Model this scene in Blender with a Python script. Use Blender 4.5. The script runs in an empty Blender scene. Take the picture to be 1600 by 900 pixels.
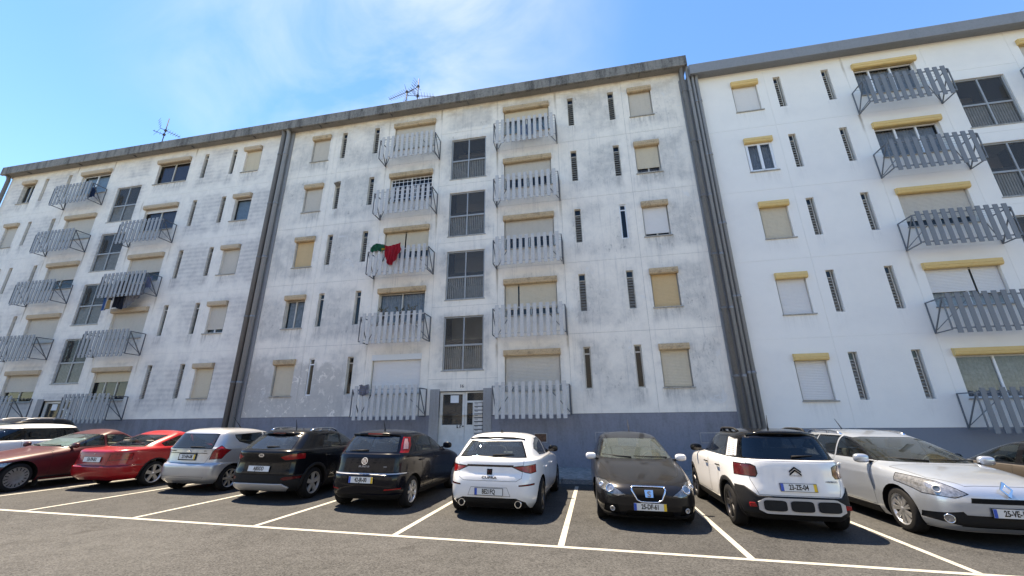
import bpy, bmesh, math, random
import numpy as np
from mathutils import Vector, Matrix
from mathutils.bvhtree import BVHTree
random.seed(7)
S = bpy.context.scene
COL = S.collection
PI = math.pi
D = 14.61                                   # facade plane (y)
def gz(x): return -0.057 - 0.0167 * x       # the car park falls gently to the right

# ------------------------------------------------------------------ camera
def cam_axes(yaw, pitch, roll):
    cy, sy, cp, sp, cr, sr = math.cos(yaw), math.sin(yaw), math.cos(pitch), math.sin(pitch), math.cos(roll), math.sin(roll)
    f = Vector((sy*cp, cy*cp, sp)); r = Vector((cy, -sy, 0)); u = r.cross(f)
    return cr*r + sr*u, cr*u - sr*r, f
r_, u_, f_ = cam_axes(math.radians(-10.969), math.radians(18.3365), math.radians(-0.573))
cam = bpy.data.cameras.new('camera'); cam.sensor_width = 36; cam.lens = 624.6/1600*36
cam.clip_start = 0.05; cam.clip_end = 5000
co = bpy.data.objects.new('camera', cam); COL.objects.link(co)
m = Matrix((r_, u_, -f_)).transposed().to_4x4(); m.translation = (0, 0, 1.6)
co.matrix_world = m
S.camera = co
# ------------------------------------------------------------------ light
SUN = Vector((-0.33, 0.196, 1.0)).normalized()
elev = math.asin(SUN.z); azim = math.atan2(SUN.x, SUN.y)
w = bpy.data.worlds.new('World'); S.world = w; w.use_nodes = True
nt = w.node_tree; nt.nodes.clear()
def N(nt, t, **k):
    n = nt.nodes.new(t)
    for a, b in k.items(): setattr(n, a, b)
    return n
out = N(nt, 'ShaderNodeOutputWorld'); bg = N(nt, 'ShaderNodeBackground'); bg.inputs[1].default_value = 0.094
sky = N(nt, 'ShaderNodeTexSky', sky_type='NISHITA'); sky.sun_disc = False
sky.sun_elevation = elev; sky.sun_rotation = azim; sky.air_density = 1.0; sky.dust_density = 0.0; sky.ozone_density = 3.0
tc = N(nt, 'ShaderNodeTexCoord'); mp = N(nt, 'ShaderNodeMapping'); mp.inputs['Scale'].default_value = (1.3, 2.6, 2.0); mp.inputs['Rotation'].default_value = (0.3, 0.2, 0.7)
nz = N(nt, 'ShaderNodeTexNoise'); nz.inputs['Scale'].default_value = 1.5; nz.inputs['Detail'].default_value = 7; nz.inputs['Roughness'].default_value = .55; nz.inputs['Distortion'].default_value = .8
rp = N(nt, 'ShaderNodeValToRGB'); rp.color_ramp.elements[0].position = .36; rp.color_ramp.elements[1].position = .72
rp.color_ramp.elements[1].color = (.5, .5, .5, 1)
mx = N(nt, 'ShaderNodeMixRGB'); mx.inputs[2].default_value = (3.6, 3.9, 4.2, 1)
L = nt.links.new
L(tc.outputs['Generated'], mp.inputs[0]); L(mp.outputs[0], nz.inputs[0]); L(nz.outputs[0], rp.inputs[0])

cdir = (r_*(-190/624.6) + u_*(400/624.6) + f_).normalized()          # one thin veil of cloud, high towards the sun
dt = N(nt, 'ShaderNodeVectorMath', operation='DOT_PRODUCT'); dt.inputs[1].default_value = cdir
sm = N(nt, 'ShaderNodeMapRange', interpolation_type='SMOOTHSTEP'); sm.inputs[1].default_value = .86; sm.inputs[2].default_value = 1.0
ml = N(nt, 'ShaderNodeMath', operation='MULTIPLY')
L(tc.outputs['Generated'], dt.inputs[0]); L(dt.outputs['Value'], sm.inputs[0]); L(sm.outputs[0], ml.inputs[0]); L(rp.outputs[0], ml.inputs[1])
L(ml.outputs[0], mx.inputs[0]); hs = N(nt, 'ShaderNodeHueSaturation'); hs.inputs['Saturation'].default_value = 1.22; hs.inputs['Hue'].default_value = .506
L(sky.outputs[0], hs.inputs['Color']); L(hs.outputs[0], mx.inputs[1]); L(mx.outputs[0], bg.inputs[0]); L(bg.outputs[0], out.inputs[0])
sl = bpy.data.lights.new('sun', 'SUN'); sl.energy = 3.9; sl.angle = math.radians(.53); sl.color = (1, .93, .83)
so = bpy.data.objects.new('sun', sl); COL.objects.link(so); so.rotation_euler = SUN.to_track_quat('Z', 'Y').to_euler(); so.location = (0, 0, 40)
S.view_settings.view_transform = 'Standard'; S.view_settings.look = 'None'; S.view_settings.gamma = 1
S.view_settings.exposure = 1.97
S.view_settings.use_white_balance = True; S.view_settings.white_balance_temperature = 8000; S.view_settings.white_balance_tint = 10     # the camera was balanced for the shaded wall
S.cycles.max_bounces = 8

# ------------------------------------------------------------------ materials
def mat(name): 
    m = bpy.data.materials.new(name); m.use_nodes = True
    return m, m.node_tree, m.node_tree.nodes['Principled BSDF']
def pm(name, col, rough=.6, metal=0., coat=0., var=0., vs=6., spec=.5, bump=0., bs=60., flake=0.):
    m, t, b = mat(name)
    b.inputs['Base Color'].default_value = (*col, 1); b.inputs['Roughness'].default_value = rough; b.inputs['Metallic'].default_value = metal
    b.inputs['Coat Weight'].default_value = coat; b.inputs['Coat Roughness'].default_value = .03; b.inputs['Specular IOR Level'].default_value = spec
    L = t.links.new
    if var or bump:
        tc = N(t, 'ShaderNodeTexCoord')
    if var:
        n = N(t, 'ShaderNodeTexNoise'); n.inputs['Scale'].default_value = vs; n.inputs['Detail'].default_value = 6; n.inputs['Roughness'].default_value = .65
        L(tc.outputs['Object'], n.inputs[0])
        h = N(t, 'ShaderNodeMapRange'); h.inputs[1].default_value = .3; h.inputs[2].default_value = .7; h.inputs[3].default_value = 1-var; h.inputs[4].default_value = 1+var*.6
        L(n.outputs[0], h.inputs[0])
        x = N(t, 'ShaderNodeMixRGB', blend_type='MULTIPLY'); x.inputs[0].default_value = 1; x.inputs[1].default_value = (*col, 1)
        L(h.outputs[0], x.inputs[2]); L(x.outputs[0], b.inputs['Base Color'])
    if bump:
        n2 = N(t, 'ShaderNodeTexNoise'); n2.inputs['Scale'].default_value = bs; n2.inputs['Detail'].default_value = 4
        L(tc.outputs['Object'], n2.inputs[0])
        bp = N(t, 'ShaderNodeBump'); bp.inputs['Strength'].default_value = bump; bp.inputs['Distance'].default_value = .01
        L(n2.outputs[0], bp.inputs['Height']); L(bp.outputs[0], b.inputs['Normal'])
    return m
def glass_mat(name, tint, refl=1.0, ior=1.5, rough=0.0):
    m = bpy.data.materials.new(name); m.use_nodes = True; t = m.node_tree; t.nodes.clear()
    o = N(t, 'ShaderNodeOutputMaterial'); tr = N(t, 'ShaderNodeBsdfTransparent'); gl = N(t, 'ShaderNodeBsdfGlossy'); mx = N(t, 'ShaderNodeMixShader')
    lw = N(t, 'ShaderNodeLayerWeight'); lw.inputs[0].default_value = .5
    f5 = N(t, 'ShaderNodeMath', operation='POWER'); f5.inputs[1].default_value = 5.
    fr = N(t, 'ShaderNodeMapRange'); fr.inputs[3].default_value = .045; t.links.new(lw.outputs['Facing'], f5.inputs[0]); t.links.new(f5.outputs[0], fr.inputs[0])
    mu = N(t, 'ShaderNodeMath', operation='MULTIPLY'); mu.inputs[1].default_value = refl; mu.use_clamp = True
    tr.inputs[0].default_value = (*tint, 1); gl.inputs['Roughness'].default_value = rough
    L = t.links.new
    L(fr.outputs[0], mu.inputs[0]); L(mu.outputs[0], mx.inputs[0]); L(tr.outputs[0], mx.inputs[1]); L(gl.outputs[0], mx.inputs[2]); L(mx.outputs[0], o.inputs[0])
    return m

def hazed_glass(name, tint, haze, amt, refl=1.5):  # diffuse film paints a pale haze of reflected light over the glass
    m = glass_mat(name, tint, refl); t = m.node_tree; L = t.links.new
    o = t.nodes['Material Output']; mx = next(n for n in t.nodes if n.type == 'MIX_SHADER')
    d = N(t, 'ShaderNodeBsdfDiffuse'); d.inputs[0].default_value = (*haze, 1); m2 = N(t, 'ShaderNodeMixShader'); m2.inputs[0].default_value = amt
    L(mx.outputs[0], m2.inputs[1]); L(d.outputs[0], m2.inputs[2]); L(m2.outputs[0], o.inputs[0])
    return m
def mathn(t, op, a, b=None, clamp=False):
    n = N(t, 'ShaderNodeMath', operation=op); n.use_clamp = clamp
    for i, v in enumerate((a, b)):
        if v is None: continue
        if isinstance(v, (int, float)): n.inputs[i].default_value = v
        else: t.links.new(v, n.inputs[i])
    return n.outputs[0]
def smooth(t, v, a, b, lo=0., hi=1.):
    n = N(t, 'ShaderNodeMapRange', interpolation_type='SMOOTHSTEP')
    n.inputs[1].default_value = a; n.inputs[2].default_value = b; n.inputs[3].default_value = lo; n.inputs[4].default_value = hi
    t.links.new(v, n.inputs[0]); return n.outputs[0]
def noise(t, vec, scale, detail=5, rough=.6, dist=0., sc=None):
    if sc:
        mp = N(t, 'ShaderNodeMapping'); mp.inputs['Scale'].default_value = sc; t.links.new(vec, mp.inputs[0]); vec = mp.outputs[0]
    n = N(t, 'ShaderNodeTexNoise'); n.inputs['Scale'].default_value = scale; n.inputs['Detail'].default_value = detail
    n.inputs['Roughness'].default_value = rough; n.inputs['Distortion'].default_value = dist
    t.links.new(vec, n.inputs[0]); return n.outputs[0]

def wall_mat(name, base, dirt, amt, stripes, streak, patch=False, warm=0., wisp=.3, sills=None, brackets=None, dz=0.):
    """painted concrete panels: grime grows in the middle of each panel, paler bands stay along the joints"""
    m, t, b = mat(name); L = t.links.new
    tc = N(t, 'ShaderNodeTexCoord'); g = N(t, 'ShaderNodeSeparateXYZ'); L(tc.outputs['Generated'], g.inputs[0])
    geo = N(t, 'ShaderNodeNewGeometry'); P = geo.outputs['Position']; ps = N(t, 'ShaderNodeSeparateXYZ'); L(P, ps.inputs[0])
    ex = mathn(t, 'MINIMUM', g.outputs[0], mathn(t, 'SUBTRACT', 1., g.outputs[0]))
    ez = mathn(t, 'MINIMUM', g.outputs[2], mathn(t, 'SUBTRACT', 1., g.outputs[2]))
    wob = mathn(t, 'MULTIPLY', mathn(t, 'SUBTRACT', noise(t, P, 2.2, 4), .5), .16)
    e = mathn(t, 'ADD', mathn(t, 'MINIMUM', ex, mathn(t, 'MULTIPLY', ez, 1.0)), wob)
    inner = smooth(t, e, .04, .19)
    big = smooth(t, noise(t, P, .50, 5, .6), .30, .60)
    soft = smooth(t, noise(t, P, 3.2, 9, .68, .2), .22, .74)
    d = mathn(t, 'MULTIPLY', mathn(t, 'MULTIPLY', inner, big), mathn(t, 'ADD', .35, mathn(t, 'MULTIPLY', soft, .65)))
    if stripes:
        wv = mathn(t, 'SINE', mathn(t, 'MULTIPLY', ps.outputs[2], 2*PI/.21))
        d = mathn(t, 'MULTIPLY', d, mathn(t, 'ADD', 1-stripes*.5, mathn(t, 'MULTIPLY', wv, stripes*.5)))
    d = mathn(t, 'ADD', d, mathn(t, 'MULTIPLY', smooth(t, noise(t, P, 2.2, 10, .75, .4), .36, .76), .42))
    # run-off: general streaks, then marks below the sills and the guard brackets, and under the eaves
    s1 = smooth(t, noise(t, P, 1., 8, .75, 0, (7.5, 1, .32)), .50, .80)
    d = mathn(t, 'ADD', d, mathn(t, 'MULTIPLY', s1, streak))
    d = mathn(t, 'MULTIPLY', d, amt, True)
    mx = N(t, 'ShaderNodeMixRGB'); mx.inputs[1].default_value = (*base, 1); mx.inputs[2].default_value = (*dirt, 1); L(d, mx.inputs[0])
    col = mx.outputs[0]
    zf = mathn(t, 'FRACT', mathn(t, 'DIVIDE', mathn(t, 'SUBTRACT', ps.outputs[2], 2.60+dz), 2.8))       # 1 just below a sill, falling downwards
    if sills:
        cm = None
        for xc, hw in sills:
            k = smooth(t, mathn(t, 'ABSOLUTE', mathn(t, 'SUBTRACT', ps.outputs[0], xc)), hw+.10, hw-.06)
            cm = k if cm is None else mathn(t, 'MAXIMUM', cm, k)
        drip = smooth(t, noise(t, P, 1., 7, .8, 0, (15., 1, 1.3)), .44, .66)
        fade = mathn(t, 'POWER', smooth(t, zf, .66, 1.0), 1.6)
        dk = mathn(t, 'MULTIPLY', mathn(t, 'MULTIPLY', cm, fade), mathn(t, 'MULTIPLY', drip, .55*amt), True)
        m7 = N(t, 'ShaderNodeMixRGB'); m7.inputs[2].default_value = (.17, .16, .145, 1); L(dk, m7.inputs[0]); L(col, m7.inputs[1]); col = m7.outputs[0]
    if brackets:
        cm = None
        for xc in brackets:
            k = smooth(t, mathn(t, 'ABSOLUTE', mathn(t, 'SUBTRACT', ps.outputs[0], mathn(t, 'ADD', xc, mathn(t, 'MULTIPLY', mathn(t, 'SUBTRACT', noise(t, P, 3.), .5), .06)))), .075, .0)
            cm = k if cm is None else mathn(t, 'MAXIMUM', cm, k)
        fz = smooth(t, mathn(t, 'FRACT', mathn(t, 'DIVIDE', mathn(t, 'SUBTRACT', ps.outputs[2], 1.76+dz), 2.8)), .52, 1.0)
        dk = mathn(t, 'MULTIPLY', mathn(t, 'MULTIPLY', cm, fz), mathn(t, 'MULTIPLY', smooth(t, noise(t, P, .6, 3), .42, .6), .75), True)
        m8 = N(t, 'ShaderNodeMixRGB'); m8.inputs[2].default_value = (.26, .19, .12, 1); L(dk, m8.inputs[0]); L(col, m8.inputs[1]); col = m8.outputs[0]
    # dark wisps of mould inside the grimy parts
    ws = smooth(t, noise(t, P, 8.5, 12, .80, .8, (1, 1, .45)), .52, .70)
    wz = mathn(t, 'MULTIPLY', smooth(t, noise(t, P, 1.0, 5), .38, .66), mathn(t, 'ADD', .25, mathn(t, 'MULTIPLY', inner, .75)))
    m9 = N(t, 'ShaderNodeMixRGB'); m9.inputs[2].default_value = (.18, .17, .155, 1); L(mathn(t, 'MULTIPLY', mathn(t, 'MULTIPLY', ws, wz), wisp), m9.inputs[0]); L(col, m9.inputs[1]); col = m9.outputs[0]
    # black mould specks
    sp = smooth(t, noise(t, P, 22., 6, .8), .66, .74)
    sp = mathn(t, 'MULTIPLY', sp, mathn(t, 'MULTIPLY', smooth(t, noise(t, P, .8, 4), .5, .72), min(1, amt*.7)))
    m3 = N(t, 'ShaderNodeMixRGB'); m3.inputs[2].default_value = (.10, .095, .09, 1); L(sp, m3.inputs[0]); L(col, m3.inputs[1]); col = m3.outputs[0]
    if warm:      # ochre staining just under the eaves
        wm = mathn(t, 'MULTIPLY', smooth(t, ps.outputs[2], 14.6, 15.8), mathn(t, 'MULTIPLY', smooth(t, noise(t, P, 1.6, 6, .7, 0, (1, 1, 2.)), .35, .7), warm))
        m4 = N(t, 'ShaderNodeMixRGB'); m4.inputs[2].default_value = (.52, .43, .32, 1); L(wm, m4.inputs[0]); L(col, m4.inputs[1]); col = m4.outputs[0]
    if patch:     # bare grey render where the paint has peeled off, low on the left
        zz = mathn(t, 'ADD', ps.outputs[2], mathn(t, 'MULTIPLY', noise(t, P, .9, 4, .6, .6), 2.2))
        xx = mathn(t, 'ADD', ps.outputs[0], mathn(t, 'MULTIPLY', noise(t, P, 1.4, 5), 1.2))
        pk = mathn(t, 'MULTIPLY', smooth(t, zz, 5.0, 4.72), mathn(t, 'MULTIPLY', smooth(t, xx, -8.9, -9.2), smooth(t, xx, -13.75, -13.65)))
        inn = smooth(t, noise(t, P, 3.5, 7, .7, 1.), .40, .43)
        pk = mathn(t, 'MULTIPLY', pk, mathn(t, 'MULTIPLY', inn, mathn(t, 'ADD', .35, mathn(t, 'MULTIPLY', noise(t, P, 2.4, 8, .75, 2.), .8))))
        m5 = N(t, 'ShaderNodeMixRGB'); m5.inputs[2].default_value = (.47, .44, .40, 1); L(pk, m5.inputs[0]); L(col, m5.inputs[1]); col = m5.outputs[0]
        # fresh light scrapes
        scp = mathn(t, 'MULTIPLY', smooth(t, noise(t, P, 1.1, 8, .8, 1.5), .60, .64), .5)
        m6 = N(t, 'ShaderNodeMixRGB'); m6.inputs[2].default_value = (.72, .71, .69, 1); L(scp, m6.inputs[0]); L(col, m6.inputs[1]); col = m6.outputs[0]
    L(col, b.inputs['Base Color']); b.inputs['Roughness'].default_value = .85; b.inputs['Specular IOR Level'].default_value = .2
    bp = N(t, 'ShaderNodeBump'); bp.inputs['Strength'].default_value = .35; bp.inputs['Distance'].default_value = .01
    L(noise(t, P, 38., 5), bp.inputs['Height']); L(bp.outputs[0], b.inputs['Normal'])
    return m

def streaky(name, base, dirt, lo=.45, hi=.75, amt=.9, sx=6., sz=.7, rough=.8, fine=14.):
    m, t, b = mat(name); L = t.links.new
    geo = N(t, 'ShaderNodeNewGeometry'); P = geo.outputs['Position']
    d = smooth(t, noise(t, P, 1., 7, .75, 0, (sx, 3., sz)), lo, hi)
    d2 = smooth(t, noise(t, P, fine, 6, .75), .42, .72)
    d = mathn(t, 'MULTIPLY', mathn(t, 'ADD', mathn(t, 'MULTIPLY', d, .7), mathn(t, 'MULTIPLY', d2, .45)), amt, True)
    mx = N(t, 'ShaderNodeMixRGB'); mx.inputs[1].default_value = (*base, 1); mx.inputs[2].default_value = (*dirt, 1)
    L(d, mx.inputs[0]); L(mx.outputs[0], b.inputs['Base Color']); b.inputs['Roughness'].default_value = rough; b.inputs['Specular IOR Level'].default_value = .25
    return m

def asphalt(name, a, c, sc=1.):
    m, t, b = mat(name); L = t.links.new
    geo = N(t, 'ShaderNodeNewGeometry'); P = geo.outputs['Position']
    n1 = noise(t, P, .35, 5, .6); n2 = noise(t, P, 26., 4, .75); n3 = noise(t, P, 3., 6, .7)
    vor = N(t, 'ShaderNodeTexVoronoi'); vor.inputs['Scale'].default_value = 66.; L(P, vor.inputs[0])
    vs = N(t, 'ShaderNodeSeparateXYZ'); L(vor.outputs['Color'], vs.inputs[0])
    f = mathn(t, 'ADD', mathn(t, 'MULTIPLY', smooth(t, n1, .3, .7), .20), mathn(t, 'ADD', mathn(t, 'MULTIPLY', vs.outputs[0], .60), mathn(t, 'MULTIPLY', smooth(t, n3, .3, .7), .20)))
    f = mathn(t, 'ADD', f, mathn(t, 'MULTIPLY', mathn(t, 'SUBTRACT', n2, .5), .6), True)
    mx = N(t, 'ShaderNodeMixRGB'); mx.inputs[1].default_value = (*a, 1); mx.inputs[2].default_value = (*c, 1); L(f, mx.inputs[0])
    # patched and tyre-darkened ground, hairline cracks
    oil = mathn(t, 'MULTIPLY', smooth(t, noise(t, P, 1.1, 6, .65, .5), .58, .74), .6)
    m2 = N(t, 'ShaderNodeMixRGB'); m2.inputs[2].default_value = (.018, .017, .016, 1); L(oil, m2.inputs[0]); L(mx.outputs[0], m2.inputs[1])
    L(m2.outputs[0], b.inputs['Base Color']); b.inputs['Roughness'].default_value = .88; b.inputs['Specular IOR Level'].default_value = .25
    bp = N(t, 'ShaderNodeBump'); bp.inputs['Strength'].default_value = .6; bp.inputs['Distance'].default_value = .006
    L(vor.outputs['Distance'], bp.inputs['Height']); L(bp.outputs[0], b.inputs['Normal'])
    return m
def paint_line(name):
    m, t, b = mat(name); L = t.links.new
    geo = N(t, 'ShaderNodeNewGeometry'); P = geo.outputs['Position']
    wv = smooth(t, noise(t, P, 5., 9, .85), .48, .66); w2 = smooth(t, noise(t, P, 70., 3, .7), .5, .8)
    f = mathn(t, 'ADD', mathn(t, 'MULTIPLY', wv, .65), mathn(t, 'MULTIPLY', w2, .30), True)
    mx = N(t, 'ShaderNodeMixRGB'); mx.inputs[1].default_value = (.32, .31, .275, 1); mx.inputs[2].default_value = (.16, .15, .13, 1); L(f, mx.inputs[0])
    L(mx.outputs[0], b.inputs['Base Color']); b.inputs['Roughness'].default_value = .75
    return m
def stone(name, a, c, sc):
    m, t, b = mat(name); L = t.links.new
    geo = N(t, 'ShaderNodeNewGeometry'); P = geo.outputs['Position']
    v = N(t, 'ShaderNodeTexVoronoi'); v.inputs['Scale'].default_value = sc; L(P, v.inputs[0])
    sp = N(t, 'ShaderNodeSeparateXYZ'); L(v.outputs['Color'], sp.inputs[0])
    f = mathn(t, 'ADD', mathn(t, 'MULTIPLY', sp.outputs[0], .7), mathn(t, 'MULTIPLY', noise(t, P, 4., 6), .4), True)
    mx = N(t, 'ShaderNodeMixRGB'); mx.inputs[1].default_value = (*a, 1); mx.inputs[2].default_value = (*c, 1); L(f, mx.inputs[0])
    L(mx.outputs[0], b.inputs['Base Color']); b.inputs['Roughness'].default_value = .85
    bp = N(t, 'ShaderNodeBump'); bp.inputs['Strength'].default_value = .8; bp.inputs['Distance'].default_value = .02; bp.invert = True
    L(v.outputs['Distance'], bp.inputs['Height']); L(bp.outputs[0], b.inputs['Normal'])
    return m
M = dict(
 wall_l=wall_mat('wall_paint_greying', (.86, .80, .715), (.54, .51, .48), 1.0, .36, .25, warm=.3, wisp=.22, sills=[(-31.7, .5), (-30.45, .15), (-28.7, .15), (-21.42, 1.0), (-19.4, .15), (-17.65, .15), (-16.47, .5)], brackets=[-28.26, -25.6, -22.75, -20.1]),
 wall_c=wall_mat('wall_paint_stained', (.87, .80, .70), (.56, .53, .485), .95, .08, .85, patch=True, warm=.7, wisp=.95, sills=[(-12.46, .5), (-11.21, .15), (-9.47, .15), (-4.77, .85), (-.11, .15), (1.65, .15), (2.85, .5)], brackets=[-8.81, -6.15, -3.44, -.78]),
 wall_r=wall_mat('wall_paint_fresh', (.86, .82, .755), (.66, .64, .61), .24, 0., .16, wisp=.03, sills=[(6.97, .5), (8.16, .15), (9.9, .15)], brackets=[10.6], dz=-.52),
 joint_c=pm('joint_sealant_grey', (.36, .35, .33), .9), joint_l=pm('joint_sealant_pale', (.60, .57, .53), .9), joint_r=pm('joint_sealant_white', (.80, .77, .72), .9),
 plinth_c=streaky('plinth_paint_stained', (.235, .235, .265), (.155, .155, .17), .40, .72, .95, 3., .5),
 plinth_r=streaky('plinth_paint', (.20, .215, .245), (.165, .175, .195), .5, .8, .5, 2., .5),
 fascia_c=streaky('eaves_concrete_weathered', (.26, .245, .22), (.05, .046, .042), .42, .68, 1.0, 3., .5),
 soffit_c=streaky('soffit_concrete', (.27, .255, .235), (.12, .11, .10), .5, .8, .8, 2., 2.),
 fascia_r=streaky('eaves_concrete_painted', (.25, .26, .275), (.14, .145, .15), .5, .8, .6, 2.5, .6),
 roof=pm('roof_felt', (.12, .11, .10), .9, var=.3),
 pipe_a=streaky('pipe_paint_dark', (.18, .175, .17), (.09, .085, .08), .4, .8, .7, 8., .6, .6),
 pipe_b=streaky('pipe_paint_grey', (.27, .275, .28), (.16, .16, .16), .45, .8, .6, 8., .6, .6),
 box_c=streaky('shutter_box_cream_stained', (.56, .42, .265), (.15, .11, .075), .48, .76, .95, 4., 5., .75, 18.),
 box_l=streaky('shutter_box_cream', (.55, .43, .30), (.26, .20, .145), .46, .8, .7, 4., 5., .75, 18.),
 box_r=streaky('shutter_box_ochre', (.74, .52, .22), (.50, .34, .13), .5, .85, .6, 3., 5., .6, 10.),
 box_w=pm('shutter_box_white', (.66, .67, .66), .5),
 sh_grey=streaky('shutter_grey_plastic', (.57, .525, .455), (.37, .34, .30), .45, .85, .55, 5., 1., .6),
 sh_beige=streaky('shutter_beige_plastic', (.62, .54, .41), (.42, .36, .27), .45, .85, .5, 5., 1., .6),
 sh_tan=streaky('shutter_tan_plastic', (.62, .45, .25), (.44, .31, .17), .45, .85, .5, 5., 1., .6),
 sh_white=streaky('shutter_white_plastic', (.72, .70, .675), (.54, .53, .51), .5, .9, .4, 5., 1., .5),
 sill=streaky('sill_stone', (.42, .40, .36), (.15, .14, .12), .45, .75, .8, 5., 5.),
 alu=pm('frame_aluminium_cream', (.50, .47, .41), .5, var=.15),
 alu_w=pm('frame_white', (.74, .75, .76), .4),
 alu_g=pm('frame_grey_metal', (.33, .34, .34), .45, var=.12),
 room=pm('room_dark', (.045, .042, .04), .9),
 curtain_a=pm('curtain_grey', (.36, .36, .38), .9, var=.3, vs=9.),
 curtain_b=pm('curtain_dark_plum', (.075, .06, .085), .9, var=.3, vs=9.),
 curtain_c=pm('curtain_blue', (.30, .38, .46), .9, var=.2, vs=9.),
 curtain_w=pm('curtain_white', (.62, .63, .63), .9, var=.15, vs=9.),
 pane=glass_mat('window_glass', (.74, .77, .77), 1.0),
 pane_s=hazed_glass('stair_glass_painted_haze', (.55, .55, .53), (.46, .43, .39), .11, .6),  # grey film colour stands in for reflections on the stair panes
 bars=pm('stair_balusters', (.62, .60, .57), .6, var=.2),
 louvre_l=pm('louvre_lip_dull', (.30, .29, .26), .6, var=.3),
 louvre=pm('louvre_glass', (.20, .19, .17), .3, var=.3, vs=14.),
 slat_c=streaky('slat_paint_weathered', (.54, .525, .505), (.24, .23, .22), .48, .80, .75, 7., 1.5, .7, 16.),
 slat_l=streaky('slat_paint_blue_grey', (.31, .315, .32), (.19, .195, .20), .5, .85, .6, 7., 1.5, .6, 16.),
 slat_r=streaky('slat_paint_steel_blue', (.20, .21, .22), (.14, .15, .16), .5, .85, .5, 7., 1.5, .55, 16.),
 iron=pm('rail_iron_dark', (.10, .105, .115), .6, var=.3, vs=14.),
 iron_r=pm('rail_iron_grey', (.15, .165, .18), .6, var=.2, vs=14.),
 door=pm('door_metal_cream', (.66, .64, .59), .5, var=.12, vs=5.),
 mail=pm('mailbox_metal', (.64, .63, .60), .45, metal=.2),
 black=pm('black_slot', (.008, .008, .008), .8, spec=.1),
 pillar=streaky('entrance_render', (.36, .345, .33), (.22, .21, .20), .4, .8, .8, 6., .8),
 paper=pm('notice_paper', (.74, .76, .76), .8),
 rust=pm('hatch_rusty_wood', (.14, .07, .04), .85, var=.5, vs=18.),
 asphalt=asphalt('asphalt_road', (.012, .0123, .0127), (.082, .0825, .0825)),
 bay=asphalt('asphalt_bays', (.0095, .0098, .0102), (.068, .0682, .068)),
 line=paint_line('road_paint_cream'),
 cobble=stone('pavement_cobbles', (.10, .10, .095), (.30, .29, .27), 11.),
 kerb=stone('kerb_stone', (.20, .20, .19), (.32, .31, .29), 30.),
 earth=pm('far_ground', (.16, .15, .12), .95, var=.3, vs=.4),
 antenna=pm('antenna_metal', (.06, .06, .065), .7, spec=.2),
 opp=streaky('opposite_wall_paint', (.76, .73, .68), (.60, .57, .54), .4, .8, .6, 1., .3),
 opp_w=pm('opposite_window_glass', (.03, .035, .04), .12),
 # cars
 tyre=pm('tyre_rubber', (.013, .013, .014), .85, spec=.15, bump=.3, bs=40.),
 alloy=pm('wheel_alloy', (.52, .53, .55), .32, metal=.85),
 alloy_d=pm('wheel_alloy_dark', (.06, .06, .065), .35, metal=.7),
 steel=pm('wheel_cover_grey', (.34, .34, .33), .5, metal=.4, var=.2),
 cover=pm('wheel_cover_dull', (.15, .145, .14), .6, var=.3),
 brake=pm('wheel_hollow', (.012, .012, .012), .9, spec=.1),
 plastic=pm('black_plastic', (.016, .016, .017), .6, spec=.15, bump=.15, bs=90.),
 gloss=pm('gloss_black', (.005, .005, .006), .12, coat=.35, spec=.2),
 gap=pm('panel_gap', (.006, .006, .006), .9),
 chrome=pm('chrome', (.72, .73, .75), .12, metal=1.),
 satin=pm('satin_silver_trim', (.42, .42, .43), .4, metal=.4),
 red=pm('tail_lamp_red', (.27, .008, .010), .18, coat=.35, spec=.3, var=.45, vs=22.),
 red_d=pm('tail_lamp_dark_red', (.09, .006, .008), .2, coat=.3, spec=.3, var=.4, vs=26.),
 lampw=pm('lamp_clear_white', (.26, .265, .28), .14, coat=1., metal=.5, var=.6, vs=26.), pinkl=pm('lamp_clear_pink', (.48, .26, .26), .12, coat=1., var=.25, vs=40.),
 lampd=pm('head_lamp_inner', (.16, .165, .17), .18, metal=.6, coat=1., var=.6, vs=24.),
 seat=pm('seat_cloth', (.055, .056, .06), .9, var=.3, vs=20.),
 seat_b=pm('seat_cloth_beige', (.26, .24, .21), .9, var=.2, vs=20.),
 dash=pm('dashboard_plastic', (.05, .05, .05), .7),
 dash_l=pm('dashboard_pale', (.22, .22, .20), .75),
 cglass=glass_mat('car_glass', (.55, .60, .58), 1.25),
 wglass=hazed_glass('windscreen_glass_painted_haze', (.62, .68, .65), (.40, .48, .45), .07), xglass=hazed_glass('windscreen_glass', (.50, .55, .53), (.40, .46, .44), .025), bglass=hazed_glass('rear_glass_painted_haze', (.46, .51, .51), (.40, .46, .48), .04), screen_panel=pm('screen_panel_pale_blue', (.34, .50, .56), .5),  # pale film colour stands in for sky reflected in the car glass
 dglass=glass_mat('car_glass_tinted', (.20, .21, .21), 1.35),
 mglass=glass_mat('car_glass_smoked', (.50, .54, .53), 1.35),
 plate=pm('plate_white', (.66, .67, .66), .35),
 plate_b=pm('plate_blue', (.015, .08, .42), .35),
 plate_y=pm('plate_yellow', (.72, .46, .03), .35),
 ink=pm('plate_ink', (.008, .008, .008), .5),
 white_mark=pm('white_marking', (.7, .7, .7), .5),
)
M['bar_light'] = pm('boot_light_strip', (.085, .012, .010), .5, spec=.2)
def paint(name, col, metal=0., rough=.35, coat=1., spec=.5):
    m = pm(name, col, rough, metal, coat, spec=spec)
    return m

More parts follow.
